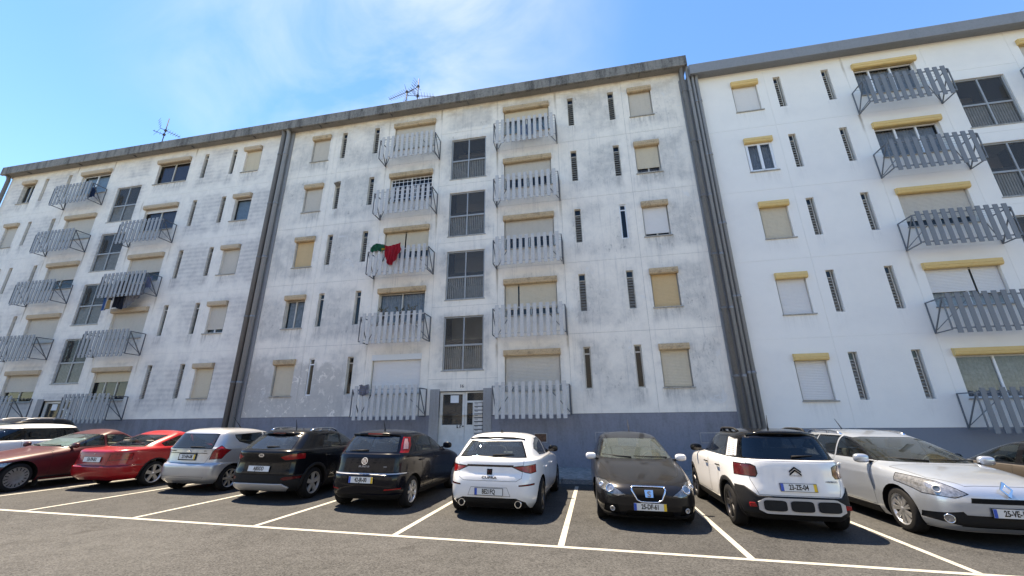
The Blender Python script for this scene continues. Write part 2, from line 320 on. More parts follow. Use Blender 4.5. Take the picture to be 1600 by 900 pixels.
# ------------------------------------------------------------------ mesh helpers
def mesh_from_bm(bm, name, mats, smooth_faces=False):
    me = bpy.data.meshes.new(name); bm.to_mesh(me); bm.free()
    for x in mats: me.materials.append(x)
    if smooth_faces: me.polygons.foreach_set('use_smooth', [True]*len(me.polygons))
    return me
def link(name, me, parent=None, loc=(0, 0, 0)):
    o = bpy.data.objects.new(name, me); COL.objects.link(o); o.location = loc
    if parent: o.parent = parent
    return o
def obj(name, bm, mats, parent=None, smooth_faces=False, loc=(0, 0, 0)):
    if not isinstance(mats, (list, tuple)): mats = [mats]
    return link(name, mesh_from_bm(bm, name, mats, smooth_faces), parent, loc)
def tag(o, label=None, cat=None, group=None, kind=None):
    for k, v in (('label', label), ('category', cat), ('group', group), ('kind', kind)):
        if v: o[k] = v
    return o
def thing(name, label, cat, loc=(0, 0, 0), group=None):
    o = bpy.data.objects.new(name, None); COL.objects.link(o); o.location = loc; o.empty_display_size = .2
    return tag(o, label, cat, group)
def box(bm, x0, x1, y0, y1, z0, z1, mi=0, bev=0.):
    vs = [bm.verts.new((x, y, z)) for x in (x0, x1) for y in (y0, y1) for z in (z0, z1)]
    fs = []
    for q in ((0, 1, 3, 2), (4, 6, 7, 5), (0, 4, 5, 1), (2, 3, 7, 6), (0, 2, 6, 4), (1, 5, 7, 3)):
        f = bm.faces.new([vs[i] for i in q]); f.material_index = mi; fs.append(f)
    if bev:
        es = list({e for f in fs for e in f.edges})
        r = bmesh.ops.bevel(bm, geom=es, offset=bev, segments=2, affect='EDGES', profile=.6)
        for f in r['faces']: f.material_index = mi
    return fs
def quad(bm, pts, mi=0):
    f = bm.faces.new([bm.verts.new(p) for p in pts]); f.material_index = mi; return f
def tube(bm, pts, r, n=8, mi=0, cap=True):
    pts = [Vector(p) for p in pts]; rings = []
    for i, p in enumerate(pts):
        d = (pts[min(i+1, len(pts)-1)] - pts[max(i-1, 0)]).normalized()
        a = d.orthogonal().normalized() if i == 0 else (a - d*a.dot(d)).normalized()
        b = d.cross(a); rr = r[i] if isinstance(r, (list, tuple)) else r
        rings.append([bm.verts.new(p + a*math.cos(2*PI*k/n)*rr + b*math.sin(2*PI*k/n)*rr) for k in range(n)])
    for i in range(len(rings)-1):
        for k in range(n):
            f = bm.faces.new((rings[i][k], rings[i][(k+1) % n], rings[i+1][(k+1) % n], rings[i+1][k])); f.material_index = mi; f.smooth = True
    if cap:
        for q in (rings[0][::-1], rings[-1]):
            f = bm.faces.new(q); f.material_index = mi
def beam(bm, a, b, wx, wy, mi=0):
    """rectangular bar from a to b"""
    a, b = Vector(a), Vector(b); d = (b-a).normalized()
    u = d.cross(Vector((0, 0, 1)))
    if u.length < .05: u = Vector((1, 0, 0))
    u = u.normalized(); v = d.cross(u)
    vs = [bm.verts.new(p + u*sx*wx/2 + v*sy*wy/2) for p in (a, b) for sx, sy in ((-1, -1), (1, -1), (1, 1), (-1, 1))]
    for q in ((0, 1, 2, 3), (7, 6, 5, 4), (0, 4, 5, 1), (1, 5, 6, 2), (2, 6, 7, 3), (3, 7, 4, 0)):
        f = bm.faces.new([vs[i] for i in q]); f.material_index = mi
def prism(bm, prof, x0, x1, mi=0):
    """profile in (y,z) extruded along x"""
    a = [bm.verts.new((x0, y, z)) for y, z in prof]; b = [bm.verts.new((x1, y, z)) for y, z in prof]; n = len(prof)
    for i in range(n):
        f = bm.faces.new((a[i], a[(i+1) % n], b[(i+1) % n], b[i])); f.material_index = mi
    f = bm.faces.new(a[::-1]); f.material_index = mi
    f = bm.faces.new(b); f.material_index = mi
def NB(): return bmesh.new()
def fixn(bm): bmesh.ops.recalc_face_normals(bm, faces=bm.faces[:])
def text_mesh(s, size, depth=.002, align='CENTER', xs=1., bold=0.):
    c = bpy.data.curves.new('lettering', 'FONT'); c.body = s; c.size = size; c.extrude = depth; c.align_x = align; c.align_y = 'CENTER'; c.offset = bold; c.resolution_u = 3
    o = bpy.data.objects.new('lettering', c); COL.objects.link(o)
    dg = bpy.context.evaluated_depsgraph_get(); me = bpy.data.meshes.new_from_object(o.evaluated_get(dg))
    bpy.data.objects.remove(o)
    me.materials.clear()
    if xs != 1.: me.transform(Matrix.Diagonal((xs, 1, 1, 1)))
    return me

# ------------------------------------------------------------------ ground
def sheet(name, x0, x1, y0, y1, dz, m, nx=1):
    bm = NB(); xs = [x0+(x1-x0)*i/nx for i in range(nx+1)]
    for a, b in zip(xs, xs[1:]):
        quad(bm, [(a, y0, gz(a)+dz), (b, y0, gz(b)+dz), (b, y1, gz(b)+dz), (a, y1, gz(a)+dz)])
    bmesh.ops.remove_doubles(bm, verts=bm.verts[:], dist=1e-4)
    return tag(obj(name, bm, m), kind='structure')
sheet('ground', -900, 900, -1500, 1500, -.02, M['earth'])
sheet('road', -70, 60, -9, 6.3, 0., M['asphalt'])
sheet('parking_ground', -70, 60, 6.3, 12.0, 0., M['bay'])
sheet('parking_edge_line', -40, 30, 6.255, 6.345, .004, M['line'])
for i, x in enumerate([-15.2, -12.72, -10.33, -7.88, -5.46, -3.05, -.58, 1.82, 4.22, 6.65, 9.1, -17.7, -20.1]):
    sheet('parking_line', x-.045, x+.045, 6.352, 11.6, .004, M['line'])
# pavement with kerb stones
bm = NB(); x0, x1 = -70., 60.
quad(bm, [(x0, 12.12, gz(x0)+.13), (x1, 12.12, gz(x1)+.13), (x1, D+.02, gz(x1)+.15), (x0, D+.02, gz(x0)+.15)])
pav = tag(obj('pavement', bm, M['cobble']), kind='structure')
bm = NB(); box(bm, -.49, .49, -.06, .06, -.3, .125, bev=.012); kme = mesh_from_bm(bm, 'kerb_stone', [M['kerb']])
for i in range(44):
    x = -26.5 + i
    k = link('kerb_stone', kme, pav, (x, 12.06, gz(x))); k.rotation_euler = (0, .0167, 0)

# ------------------------------------------------------------------ apartment blocks
OFF = dict(c=[-9.66, -6.89, -4.03, -1.35, 1.35, 4.03, 6.89, 9.33])
def panel(bt, parent, ox, x0, x1, z0, z1, holes, m, depth=.17):
    """one facade panel, with its window openings and reveals; 1.2 cm joints are left open round it"""
    g = (.005 if m is M['wall_c'] else .0035); a0, a1, b0, b1 = x0+g, x1-g, z0+g, z1-g
    xs = sorted({a0, a1, *[h[0] for h in holes], *[h[1] for h in holes]}); zs = sorted({b0, b1, *[h[2] for h in holes], *[h[3] for h in holes]})
    bm = NB(); V = {}
    def v(x, y, z):
        k = (round(x, 4), round(y, 4), round(z, 4))
        if k not in V: V[k] = bm.verts.new((x-ox, y-D, z))
        return V[k]
    for i in range(len(xs)-1):
        for j in range(len(zs)-1):
            cx, cz = (xs[i]+xs[i+1])/2, (zs[j]+zs[j+1])/2
            if any(h[0] < cx < h[1] and h[2] < cz < h[3] for h in holes): continue
            bm.faces.new((v(xs[i], D, zs[j]), v(xs[i+1], D, zs[j]), v(xs[i+1], D, zs[j+1]), v(xs[i], D, zs[j+1])))
    def rim(q0, q1, q2, q3, y1):
        pts = [q0, q1, q2, q3]
        for k in range(4):
            (ax, az), (bx, bz) = pts[k], pts[(k+1) % 4]
            bm.faces.new((bm.verts.new((ax-ox, 0, az)), bm.verts.new((bx-ox, 0, bz)), bm.verts.new((bx-ox, y1, bz)), bm.verts.new((ax-ox, y1, az))))
    rim((a0, b0), (a1, b0), (a1, b1), (a0, b1), .03)
    for h in holes: rim((h[0], h[2]), (h[0], h[3]), (h[1], h[3]), (h[1], h[2]), depth)
    return obj('wall_panel', bm, m, parent)

def corrugated(bm, x0, x1, y, z0, z1, pitch=.05, mi=0):
    n = max(2, int(round((z1-z0)/pitch))); p = (z1-z0)/n
    rows = []
    for i in range(n):
        zb = z0+i*p
        rows += [(zb, y+.008), (zb+p*.2, y-.002), (zb+p*.8, y-.002), (zb+p*.98, y+.006)]
    rows.append((z1, y+.008))
    pv = None
    for z, yy in rows:
        c = (bm.verts.new((x0, yy, z)), bm.verts.new((x1, yy, z)))
        if pv: f = bm.faces.new((pv[0], pv[1], c[1], c[0])); f.material_index = mi
        pv = c
def curtain(bm, x0, x1, y, z0, z1, n=14, amp=.03):
    pv = None
    for i in range(n*2+1):
        x = x0+(x1-x0)*i/(n*2); yy = y + (amp if i % 2 else -amp)*(.6+.4*random.random())
        c = (bm.verts.new((x, yy, z0)), bm.verts.new((x, yy, z1)))
        if pv: bm.faces.new((pv[0], c[0], c[1], pv[1]))
        pv = c
def window(parent, ox, x0, x1, z0, z1, boxm, shut=1.0, shm='sh_grey', panes=2, framem='alu', cur=None, split=None, nobox=False, grid=False, sill=True, deep=.12, boxw=.0, curz=0., sashes=None, fr=.05):
    """opening x0..x1, z0..z1; frame part with shutter box, roller shutter, panes, curtain and sill below it"""
    X0, X1 = x0-ox, x1-ox
    bm = NB(); y = deep; t = fr
    zt = z1-.22 if not nobox else z1
    box(bm, X0, X0+t, y, y+.05, z0, z1); box(bm, X1-t, X1, y, y+.05, z0, z1)
    box(bm, X0+t, X1-t, y, y+.05, z0, z0+t); box(bm, X0+t, X1-t, y, y+.05, zt-t, zt)
    edges = sashes or [i/panes for i in range(panes+1)]
    ex = [X0+(X1-X0)*e for e in edges]
    for e in ex[1:-1]: box(bm, e-fr*.56, e+fr*.56, y-.01, y+.04, z0+t, zt-t)
    if grid:
        for k in range(1, 10): xx = X0+(X1-X0)*k/10; box(bm, xx-.008, xx+.008, y-.035, y-.02, z0+.02, zt-.02)
        for k in range(1, 6): zz = z0+(zt-z0)*k/6; box(bm, X0+.03, X1-.03, y-.03, y-.018, zz-.012, zz+.012)
    wn = obj('window', bm, M[framem], parent)
    for a, b in zip(ex, ex[1:]):
        p = NB(); quad(p, [(a+.028, y+.025, z0+t), (b-.028, y+.025, z0+t), (b-.028, y+.025, zt-t), (a+.028, y+.025, zt-t)])
        obj('pane', p, M['pane'], wn)
    if cur:
        p = NB(); curtain(p, X0+.05, X1-.05, y+.16, z0+curz, zt-.02, n=int(8*(x1-x0)+4)); obj('curtain', p, M[cur], wn)
    if shut > 0:
        if split is None: segs = [(X0+.03, X1-.03, shut)]
        else:
            s, s2 = split; xm = X0+(X1-X0)*s; segs = [(X0+.03, xm-.03, shut), (xm+.03, X1-.03, s2)]
        for a, b, q in segs:
            if q <= 0: continue
            p = NB(); corrugated(p, a, b, y-.03, zt-(zt-z0)*min(q, .985), zt+.02); obj('shutter', p, M[shm], wn)
    if not nobox:
        p = NB()
        prof = [(.0, z1), (-.115, z1-.02), (-.12, z1-.13), (-.105, z1-.135), (-.115, z1-.17), (-.10, z1-.215), (-.06, z1-.24), (0.0, z1-.24), (.1, z1-.22), (.1, z1)]
        prism(p, prof, X0-.035-boxw, X1+.035+boxw); fixn(p)
        obj('shutter_box', p, M[boxm], wn)
    else:
        p = NB(); box(p, X0-.03, X1+.03, -.02, y, z1-.2, z1+.02); obj('shutter_box', p, M['box_w'], wn)
    if sill:
        p = NB(); box(p, X0-.05, X1+.06, -.045, y+.02, z0-.04, z0, bev=.006); obj('sill', p, M['sill'], wn)
    return wn
def slit(parent, ox, xc, zb, zt, kind, lip='louvre_l'):
    h = .13; X0, X1 = xc-h-ox, xc+h-ox; y = .085 if kind != 'new' else .04
    fm = {'new': 'alu_w', 'frame': 'alu'}.get(kind, 'alu'); 
    zs = zt-.27
    bm = NB(); t = .045 if kind in ('new', 'frame') else .028
    box(bm, X0, X0+t, y, y+.04, zb, zt); box(bm, X1-t, X1, y, y+.04, zb, zt)
    for z in (zb, zs, zt-t): box(bm, X0+t, X1-t, y, y+.04, z, z+t)
    wn = obj('slit_window', bm, M[fm], parent)
    p = NB()
    if kind in ('louvre', 'flap'):
        n = 11
        for i in range(n):
            z = zb+t+(zs-zb-t)*(i+.5)/n; hh = (zs-zb)/n*.5
            quad(p, [(X0+t, y+.0, z-hh), (X1-t, y+.0, z-hh), (X1-t, y+.05, z+hh*.9), (X0+t, y+.05, z+hh*.9)])
        for i in range(n):       # a paler lip along the foot of each blade
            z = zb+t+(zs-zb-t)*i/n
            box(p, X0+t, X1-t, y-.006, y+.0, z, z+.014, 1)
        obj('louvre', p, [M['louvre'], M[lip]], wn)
    else:
        quad(p, [(X0+t, y+.02, zb+t), (X1-t, y+.02, zb+t), (X1-t, y+.02, zs), (X0+t, y+.02, zs)]); obj('pane', p, M['pane'], wn)
    p = NB()
    if kind == 'flap':
        quad(p, [(X0, y, zs+t), (X1, y, zs+t), (X1, -.16, zs+.12), (X0, -.16, zs+.12)])
    else:
        quad(p, [(X0+t, y+.02, zs+t), (X1-t, y+.02, zs+t), (X1-t, y+.02, zt-t), (X0+t, y+.02, zt-t)])
    obj('vent_flap', p, M['louvre'] if kind == 'flap' else M['pane'], wn)
    return wn
def stair_window(parent, ox, x0, x1, z0, z1):
    X0, X1 = x0-ox, x1-ox; xm = (X0+X1)/2; y = .05; t = .045; zm = z0+(z1-z0)*.46
    bm = NB()
    for a, b in ((X0, X0+t), (xm-.026, xm+.026), (X1-t, X1)): box(bm, a, b, y, y+.06, z0, z1)
    for a, b in ((X0+t, xm-.026), (xm+.026, X1-t)):
        for c, d in ((z0, z0+t), (zm-.035, zm+.035), (z1-t, z1)): box(bm, a, b, y+.003, y+.057, c, d)
    wn = obj('stair_window', bm, M['alu_g'], parent)
    p = NB(); box(p, X0-.05, X1+.05, -.02, .04, z0-.045, z0-.002); obj('sill', p, M['sill'], wn)
    for a, b in ((X0+t, xm-.026), (xm+.026, X1-t)):
        for c, d in ((z0+t, zm-.035), (zm+.035, z1-t)):
            p = NB(); quad(p, [(a, y+.03, c), (b, y+.03, c), (b, y+.03, d), (a, y+.03, d)]); obj('pane', p, M['pane_s'], wn)
    p = NB(); n = 9
    for s in (X0+t, xm+.026):
        for i in range(n):
            x = s+(xm-.026-X0-t)*(i+.5)/n; box(p, x-.026, x+.026, y+.07, y+.095, z0+.03, zm-.02)
    tag(obj('balusters', p, M['bars'], wn), kind='stuff')
    # landing seen through the glass
    p = NB(); box(p, X0-.2, X1+.2, 1.5, 1.6, z0-.4, z1+.3); quad(p, [(X0-.2, .3, z0+1.0), (X1+.2, .3, z0-.3), (X1+.2, 1.5, z0-.3), (X0-.2, 1.5, z0+1.0)])
    obj('stair_landing', p, M['opp'], wn)
    return wn
bm = NB(); box(bm, -.066, .066, -.012, .012, -1.22, 0, bev=.003)
SLAT = {k: mesh_from_bm(bm.copy(), 'slat', [M[v]]) for k, v in (('c', 'slat_c'), ('l', 'slat_l'), ('r', 'slat_r'))}
def cage(parent, ox, xc, bt, style, mess=.4):
    """drying balcony guard: two side frames, two rails and eleven slats; top at bt-1.22"""
    im = M['iron_r'] if style == 'r' else M['iron']; W = 1.335; dep = .65
    X0, X1 = xc-W-ox, xc+W-ox; zt, zb = bt-1.35, bt-2.33
    bm = NB()
    for X in (X0, X1):
        beam(bm, (X, -.01, zt), (X, -dep, zt), .03, .03); beam(bm, (X, -.01, zb), (X, -dep, zb), .03, .03)
        beam(bm, (X, -.015, zb), (X, -.015, zt), .03, .03); beam(bm, (X, -dep, zb), (X, -dep, zt), .03, .03)
        beam(bm, (X, -dep, zt-.02), (X, -.03, zb+.02), .028, .028)
    for z in (zt, zb+.03): box(bm, X0+.016, X1-.016, -dep-.013, -dep+.013, z-.02, z+.02, 1)
    rl = obj('balcony_guard', bm, [im, M[{'c': 'slat_c', 'l': 'slat_l', 'r': 'slat_r'}[style]]], parent)
    b3 = NB()
    for k in range(3): y = -.16-.16*k; tube(b3, [(X0, y, zt-.0), (X1, y, zt-.0)], .004, 4)
    beam(b3, (X0+.05, -.05, zb+.1), (X0+.75, -.5, zt-.05), .02, .02); beam(b3, (X1-.05, -.05, zb+.1), (X1-.75, -.5, zt-.05), .02, .02)
    tag(obj('clothes_line', b3, im, rl), kind='stuff')
    for i in range(11):
        s = link('slat', SLAT[style], rl, (xc-1.175+.235*i-ox, -dep-.028, bt-1.22-random.random()*.008))
        s.rotation_euler = (0, (random.random()-.5)*.02*mess, 0)
    return rl
def entrance(parent, ox, xs, dz):
    """street door with letter boxes; xs = stair centre"""
    x0, x1 = xs-.86-ox, xs+.83-ox; zt = 2.66+dz; z0 = .42+dz; y = .10; xm = xs+.10-ox
    for a, c in ((x0-.36, x0), (x1, x1+.31)):
        bm = NB(); box(bm, a, c, -.03, .16, z0-.2, zt+.08); obj('entrance_pillar', bm, M['pillar'], parent)
    bm = NB(); t = .085
    # leaf
    box(bm, x0+.02, x0+.02+t, y, y+.06, z0, zt-.03); box(bm, xm-t, xm, y, y+.06, z0, zt-.03)
    box(bm, x0+.02+t, xm-t, y, y+.06, zt-.03-t, zt-.03); box(bm, x0+.02+t, xm-t, y, y+.06, 1.36+dz, 1.47+dz)
    box(bm, x0+.02+t, xm-t, y+.012, y+.05, z0, 1.36+dz)
    for k in range(9):
        xx = x0+.05+t+(xm-t-x0-.05-t)*k/8.; box(bm, xx-.012, xx+.012, y+.003, y+.013, z0+.05, 1.34+dz)
    box(bm, x0-.002, x0+.018, y-.03, y+.06, z0, zt-.03)
    leaf = obj('door', bm, M['door'], parent)
    p = NB(); quad(p, [(x0+.02+t, y+.03, 1.47+dz), (xm-t, y+.03, 1.47+dz), (xm-t, y+.03, zt-.03-t), (x0+.02+t, y+.03, zt-.03-t)]); obj('pane', p, M['pane_s'], leaf)
    p = NB(); box(p, xm-.56, xm-.24, y+.018, y+.022, zt-.42, zt-.15); pp = obj('notice', p, M['paper'], leaf)
    p = NB(); tube(p, [(xm-.04, y-.05, 1.42+dz), (xm-.04, y+.0, 1.42+dz)], .022, 10); box(p, xm-.28, xm-.25, y-.012, y, 1.36+dz, 1.46+dz); box(p, xm-.25, xm-.22, y-.012, y, 1.36+dz, 1.385+dz); box(p, xm-.17, xm-.145, y-.012, y, 1.36+dz, 1.46+dz); box(p, xm-.145, xm-.10, y-.012, y, 1.44+dz, 1.46+dz); obj('handle', p, M['black'], leaf)
    # fixed side light
    bm = NB()
    box(bm, xm+.01, xm+.09, y, y+.06, z0, zt-.03); box(bm, xm+.09, x1-.0, y, y+.06, zt-.07, zt-.03); box(bm, xm+.09, x1, y, y+.06, 2.24+dz, 2.31+dz)
    box(bm, xm+.09, xm+.36, y, y+.05, z0, 1.47+dz); box(bm, xm+.31, xm+.36, y+.002, y+.06, 1.47+dz, 2.24+dz); box(bm, x1-.03, x1, y, y+.06, z0, 2.24+dz); box(bm, x1-.03, x1, y, y+.06, 2.31+dz, zt-.07)
    sd = obj('door_side_panel', bm, M['door'], parent)
    for a, b, c, d in ((xm+.09, x1-.03, 2.31+dz, zt-.07), (xm+.09, xm+.31, 1.47+dz, 2.24+dz)):
        p = NB(); quad(p, [(a, y+.03, c), (b, y+.03, c), (b, y+.03, d), (a, y+.03, d)]); obj('pane', p, M['pane_s'], sd)
    p = NB(); box(p, xm+.36, x1-.03, y+.05, y+.06, z0, 2.24+dz); mb = obj('letter_box_bank', p, M['black'], parent)
    h = .128
    for i in range(10):
        z = 2.22+dz-i*h*1.03; p = NB(); box(p, xm+.375, x1-.045, y-.03, y+.05, z-h+.025, z, bev=.004); box(p, xm+.41, xm+.52, y-.032, y-.028, z-.04, z-.025, 1)
        obj('letter_box', p, [M['mail'], M['black']], mb)
    p = NB(); box(p, x0-.4, x1+.35, -.55, .12, gz(xs)+.05, z0); obj('door_step', p, M['pillar'], parent)

def block(name, label, sc, lo, hi, dz, wallm, plm, boxm, style, roof, plinth_to=-1.5):
    """one block: sc stair centre; lo..hi wall extents; dz drop of all levels"""
    b = thing(name, label, 'apartment building', (sc, D, 0)); ox = sc
    cols = [lo-sc] + OFF['c'][1:-1] + [hi-sc]
    wins = dict(sa=(-7.69, .475), s1=(-6.44, .13), s2=(-4.70, .13), ba=(-2.71, 1.03), st=(0., .81), bc=(2.66, 1.03), s3=(4.66, .13), s4=(6.42, .13), sb=(7.62, .475))
    zj = [1.8+dz]+[4.6+2.8*i+dz for i in range(4)]+[15.8+dz]
    for c in range(7):
        ca, cb = cols[c]+sc, cols[c+1]+sc
        rows = zj
        if c == 3: rows = [1.8+dz, 3.1+dz] + [3.1+2.8*i+dz+.04 for i in range(1, 5)] + [15.8+dz]
        for i in range(len(rows)-1):
            za, zb = rows[i], rows[i+1]; holes = []
            for k, (o_, h) in wins.items():
                xc = sc+o_
                if not (ca < xc < cb): continue
                for f in range(5):
                    if k == 'st':
                        if f == 0: a, e = 0.42+dz, 2.66+dz; X0, X1 = sc-.86, sc+.83
                        else: a, e = .61+2.8*f+dz, 2.72+2.8*f+dz; X0, X1 = xc-h, xc+h
                    else:
                        a, e = 2.62+2.8*f+dz, 4.10+2.8*f+dz; X0, X1 = xc-h, xc+h
                    a2, e2 = max(a, za), min(e, zb)
                    if k == 'st' and f == 0: a2 = max(a, za+.006)
                    if e2-a2 > .05: holes.append((X0, X1, a2, e2))
            panel(0, b, ox, ca, cb, za, zb, holes, M[wallm])
    # backing behind the joints, cut round the openings by being set back with holes of its own columns
    bm = NB()
    for c in range(len(cols)):
        X = cols[c]; box(bm, X-.03, X+.03, .009, .05, zj[0], zj[-1]-.01)
    for z in zj[1:-1]:
        for c in (0, 1, 2, 4, 5, 6): box(bm, cols[c]+.03, cols[c+1]-.03, .009, .05, z-.03, z+.03)
    for i in range(5):
        z = (3.1 if i == 0 else 3.14+2.8*i)+dz; box(bm, cols[3]+.03, cols[4]-.03, .009, .05, z-.03, z+.03)
    tag(obj('panel_joint', bm, M['joint_'+style], b), kind='stuff')
    # plinth, with the entrance cut out
    bm = NB()
    box(bm, lo-sc, -1.22, -.012, .1, plinth_to, 1.794+dz); box(bm, 1.14, hi-sc, -.012, .1, plinth_to, 1.794+dz)
    obj('plinth', bm, M[plm], b)
    # core: rooms are dark boxes, floors between
    bm = NB()
    box(bm, lo-sc+.05, hi-sc-.05, 3.2, 11.9, plinth_to, 15.7+dz)
    for z in [1.8+dz]+zj[1:]: box(bm, lo-sc+.05, hi-sc-.05, .2, 3.2, z-.12, z+.02)
    for X in cols: box(bm, X-.06, X+.06, .2, 3.2, plinth_to, 15.7+dz)
    for X in (lo-sc, hi-sc-.05): box(bm, X, X+.05, .1, 12., plinth_to, 15.7+dz)
    box(bm, cols[3]+.06, cols[4]-.06, 2.2, 2.3, plinth_to, 2.)
    obj('rooms', bm, M['room'], b)
    return b, ox, wins
# -------- centre
ZB = lambda f, dz: 2.62+2.8*f+dz
ZT = lambda f, dz: 4.10+2.8*f+dz
def stairs(b, ox, sc, dz):
    for f in range(1, 5): stair_window(b, ox, sc-.80, sc+.80, .62+2.8*f+dz, 2.71+2.8*f+dz)
def smallw(b, ox, sc, o_, f, dz, boxm, **k): return window(b, ox, sc+o_-.465, sc+o_+.465, ZB(f, dz), ZT(f, dz), boxm, **k)
def bigw(b, ox, sc, o_, f, dz, boxm, **k): return window(b, ox, sc+o_-1.02, sc+o_+1.02, ZB(f, dz), ZT(f, dz), boxm, **k)
def eaves(b, ox, lo, hi, z0, z1, fm, sm, bumps=(), n=5):
    bm = NB(); box(bm, lo-ox, hi-ox, -.42, -.30, z0-.06, z1, bev=.012)
    fa = obj('eaves_fascia', bm, M[fm], b)
    bm = NB(); box(bm, lo-ox, hi-ox, -.30, 12.3, z0, z1-.08); obj('roof_slab', bm, M[sm], b)
    bm = NB()
    for x0, x1, h in bumps: box(bm, x0-ox, x1-ox, -.36, -.2, z1-.01, z1+h)
    if bumps: obj('roof_flashing', bm, M[fm], b)
    for i in range(n):
        bm = NB(); x = lo+(hi-lo)*(i+.5)/n-ox; box(bm, x-.010, x+.010, -.423, -.1, z0-.062, z1-.05); obj('slab_joint', bm, M['iron'], b)
def pipe(b, ox, x, y, r, z0, z1, m, collars):
    bm = NB(); tube(bm, [(x-ox, y, z0), (x-ox, y, z1-.25), (x-ox, y-.04, z1-.1), (x-ox, y-.1, z1)], r, 12)
    p = obj('downpipe', bm, M[m], b)
    for z in collars:
        c = NB(); tube(c, [(x-ox, y, z-.05), (x-ox, y, z+.05)], r+.012, 12); box(c, x-ox-r-.03, x-ox+r+.03, y+r*.3, y+r*.6, z-.015, z+.015); obj('pipe_collar', c, M[m], p)

BC = block('apartment_block', 'grey stained white apartment block in the middle, red and green flag on a balcony', -4.77, -14.43, 4.56, 0, 'wall_c', 'plinth_c', 'box_c', 'c', 0)
b, ox, W = BC; sc = -4.77; bx = 'box_c'
eaves(b, ox, -14.47, 4.85, 15.8, 16.25, 'fascia_c', 'soffit_c')
stairs(b, ox, sc, 0); entrance(b, ox, sc, 0)
for f, k in ((4, dict(shm='sh_grey')), (3, dict(shm='sh_grey')), (2, dict(shm='sh_tan')), (1, dict(shut=0, cur='curtain_a')), (0, dict(shm='sh_beige'))): smallw(b, ox, sc, -7.69, f, 0, bx, **k)
for f, k in ((4, dict(shm='sh_grey')), (3, dict(shut=.80, shm='sh_beige', cur='curtain_a')), (2, dict(shut=.90, shm='sh_white')), (1, dict(shm='sh_tan')), (0, dict(shm='sh_beige'))): smallw(b, ox, sc, 7.62, f, 0, bx, **k)
for f, k in ((4, dict(shm='sh_grey')), (3, dict(shut=0, framem='alu_w', grid=True)), (2, dict(shut=.74, shm='sh_beige', split=(.47, .74))), (1, dict(shut=.0, cur='curtain_a')), (0, dict(shm='sh_white', nobox=True, framem='alu_w'))): bigw(b, ox, sc, -2.71, f, 0, bx, **k)
for f, k in ((4, dict(shut=.40, shm='sh_beige', cur='curtain_c')), (3, dict(shut=.62, shm='sh_grey')), (2, dict(shut=.60, shm='sh_grey')), (1, dict(shut=.80, shm='sh_beige', split=(.27, .8))), (0, dict(shm='sh_grey'))): bigw(b, ox, sc, 2.66, f, 0, bx, **k)
SK = {('s1', 3): 'flap', ('s1', 0): 'new', ('s2', 0): 'frame', ('s3', 0): 'frame', ('s4', 0): 'frame', ('s4', 2): 'new', ('s1', 1): 'frame', ('s2', 1): 'frame'}
for k in ('s1', 's2', 's3', 's4'):
    for f in range(5): slit(b, ox, sc+W[k][0], ZB(f, 0), ZT(f, 0), SK.get((k, f), 'louvre'))
for f in range(5):
    cage(b, ox, sc-2.71, ZT(f, 0), 'c', 1.); cage(b, ox, sc+2.66, ZT(f, 0), 'c', 1.)
num = link('house_number', text_mesh('16', .17, .006), b, (.0, -.008, 2.83)); num.rotation_euler = (PI/2, 0, 0); num.data.materials.append(M['iron'])
def hatch(b, ox, x0, x1, z0, z1, m):
    p = NB(); box(p, x0-ox-.03, x1-ox+.03, -.022, -.013, z0-.03, z1+.03); h = obj('meter_hatch', p, M['pillar'], b)
    p = NB(); box(p, x0-ox, x1-ox, -.028, -.021, z0, z1); obj('hatch_door', p, M[m], h)
hatch(b, ox, -2.08, -1.68, .9, 1.15, 'rust'); hatch(b, ox, 3.3, 4.1, .88, 1.15, 'plinth_c'); hatch(b, ox, .0, .55, .9, 1.18, 'plinth_c')
for x, m_, r in ((-14.62, 'pipe_a', .105), (-14.33, 'pipe_b', .10)): pipe(b, ox, x, -.17, r, gz(x), 15.8, m_, [3.2, 6., 8.8, 11.6, 14.4])
bm = NB(); box(bm, -14.88-ox, -14.10-ox, -.06, .02, -.2, 15.79); obj('pipe_backing', bm, M['pipe_b'], b)
for x, m_, r in ((4.63, 'pipe_a', .085), (4.86, 'pipe_b', .065)): pipe(b, ox, x, -.16, r, gz(x), 15.8, m_, [2.9, 5.2, 7.2, 9.6, 12.1, 14.6])
# -------- left
sc = -24.02
BL = block('apartment_block', 'greying white apartment block at the left end, washing hung on a balcony', sc, -33.4, -14.45, 0, 'wall_l', 'plinth_c', 'box_l', 'l', 0)
b, ox, W = BL; bx = 'box_l'
eaves(b, ox, -33.7, -14.475, 15.8, 16.25, 'fascia_c', 'soffit_c')
stairs(b, ox, sc, 0); entrance(b, ox, sc, 0)
for f, k in ((4, dict(shut=.0)), (3, dict(shm='sh_grey')), (2, dict(shm='sh_grey')), (1, dict(shm='sh_grey')), (0, dict(shm='sh_grey'))): smallw(b, ox, sc, -7.69, f, 0, bx, **k)
for f, k in ((4, dict(shm='sh_beige')), (3, dict(shut=0, framem='alu_w', cur='curtain_c', panes=1)), (2, dict(shm='sh_grey')), (1, dict(shut=.86, shm='sh_grey', framem='alu_w')), (0, dict(shm='sh_beige'))): smallw(b, ox, sc, 7.55, f, 0, bx, **k)
for f, k in ((4, dict(shut=.0, framem='alu_w', cur='curtain_c')), (3, dict(shm='sh_grey')), (2, dict(shut=.6, shm='sh_grey')), (1, dict(shm='sh_grey')), (0, dict(shut=.62, shm='sh_grey'))): bigw(b, ox, sc, -2.71, f, 0, bx, **k)
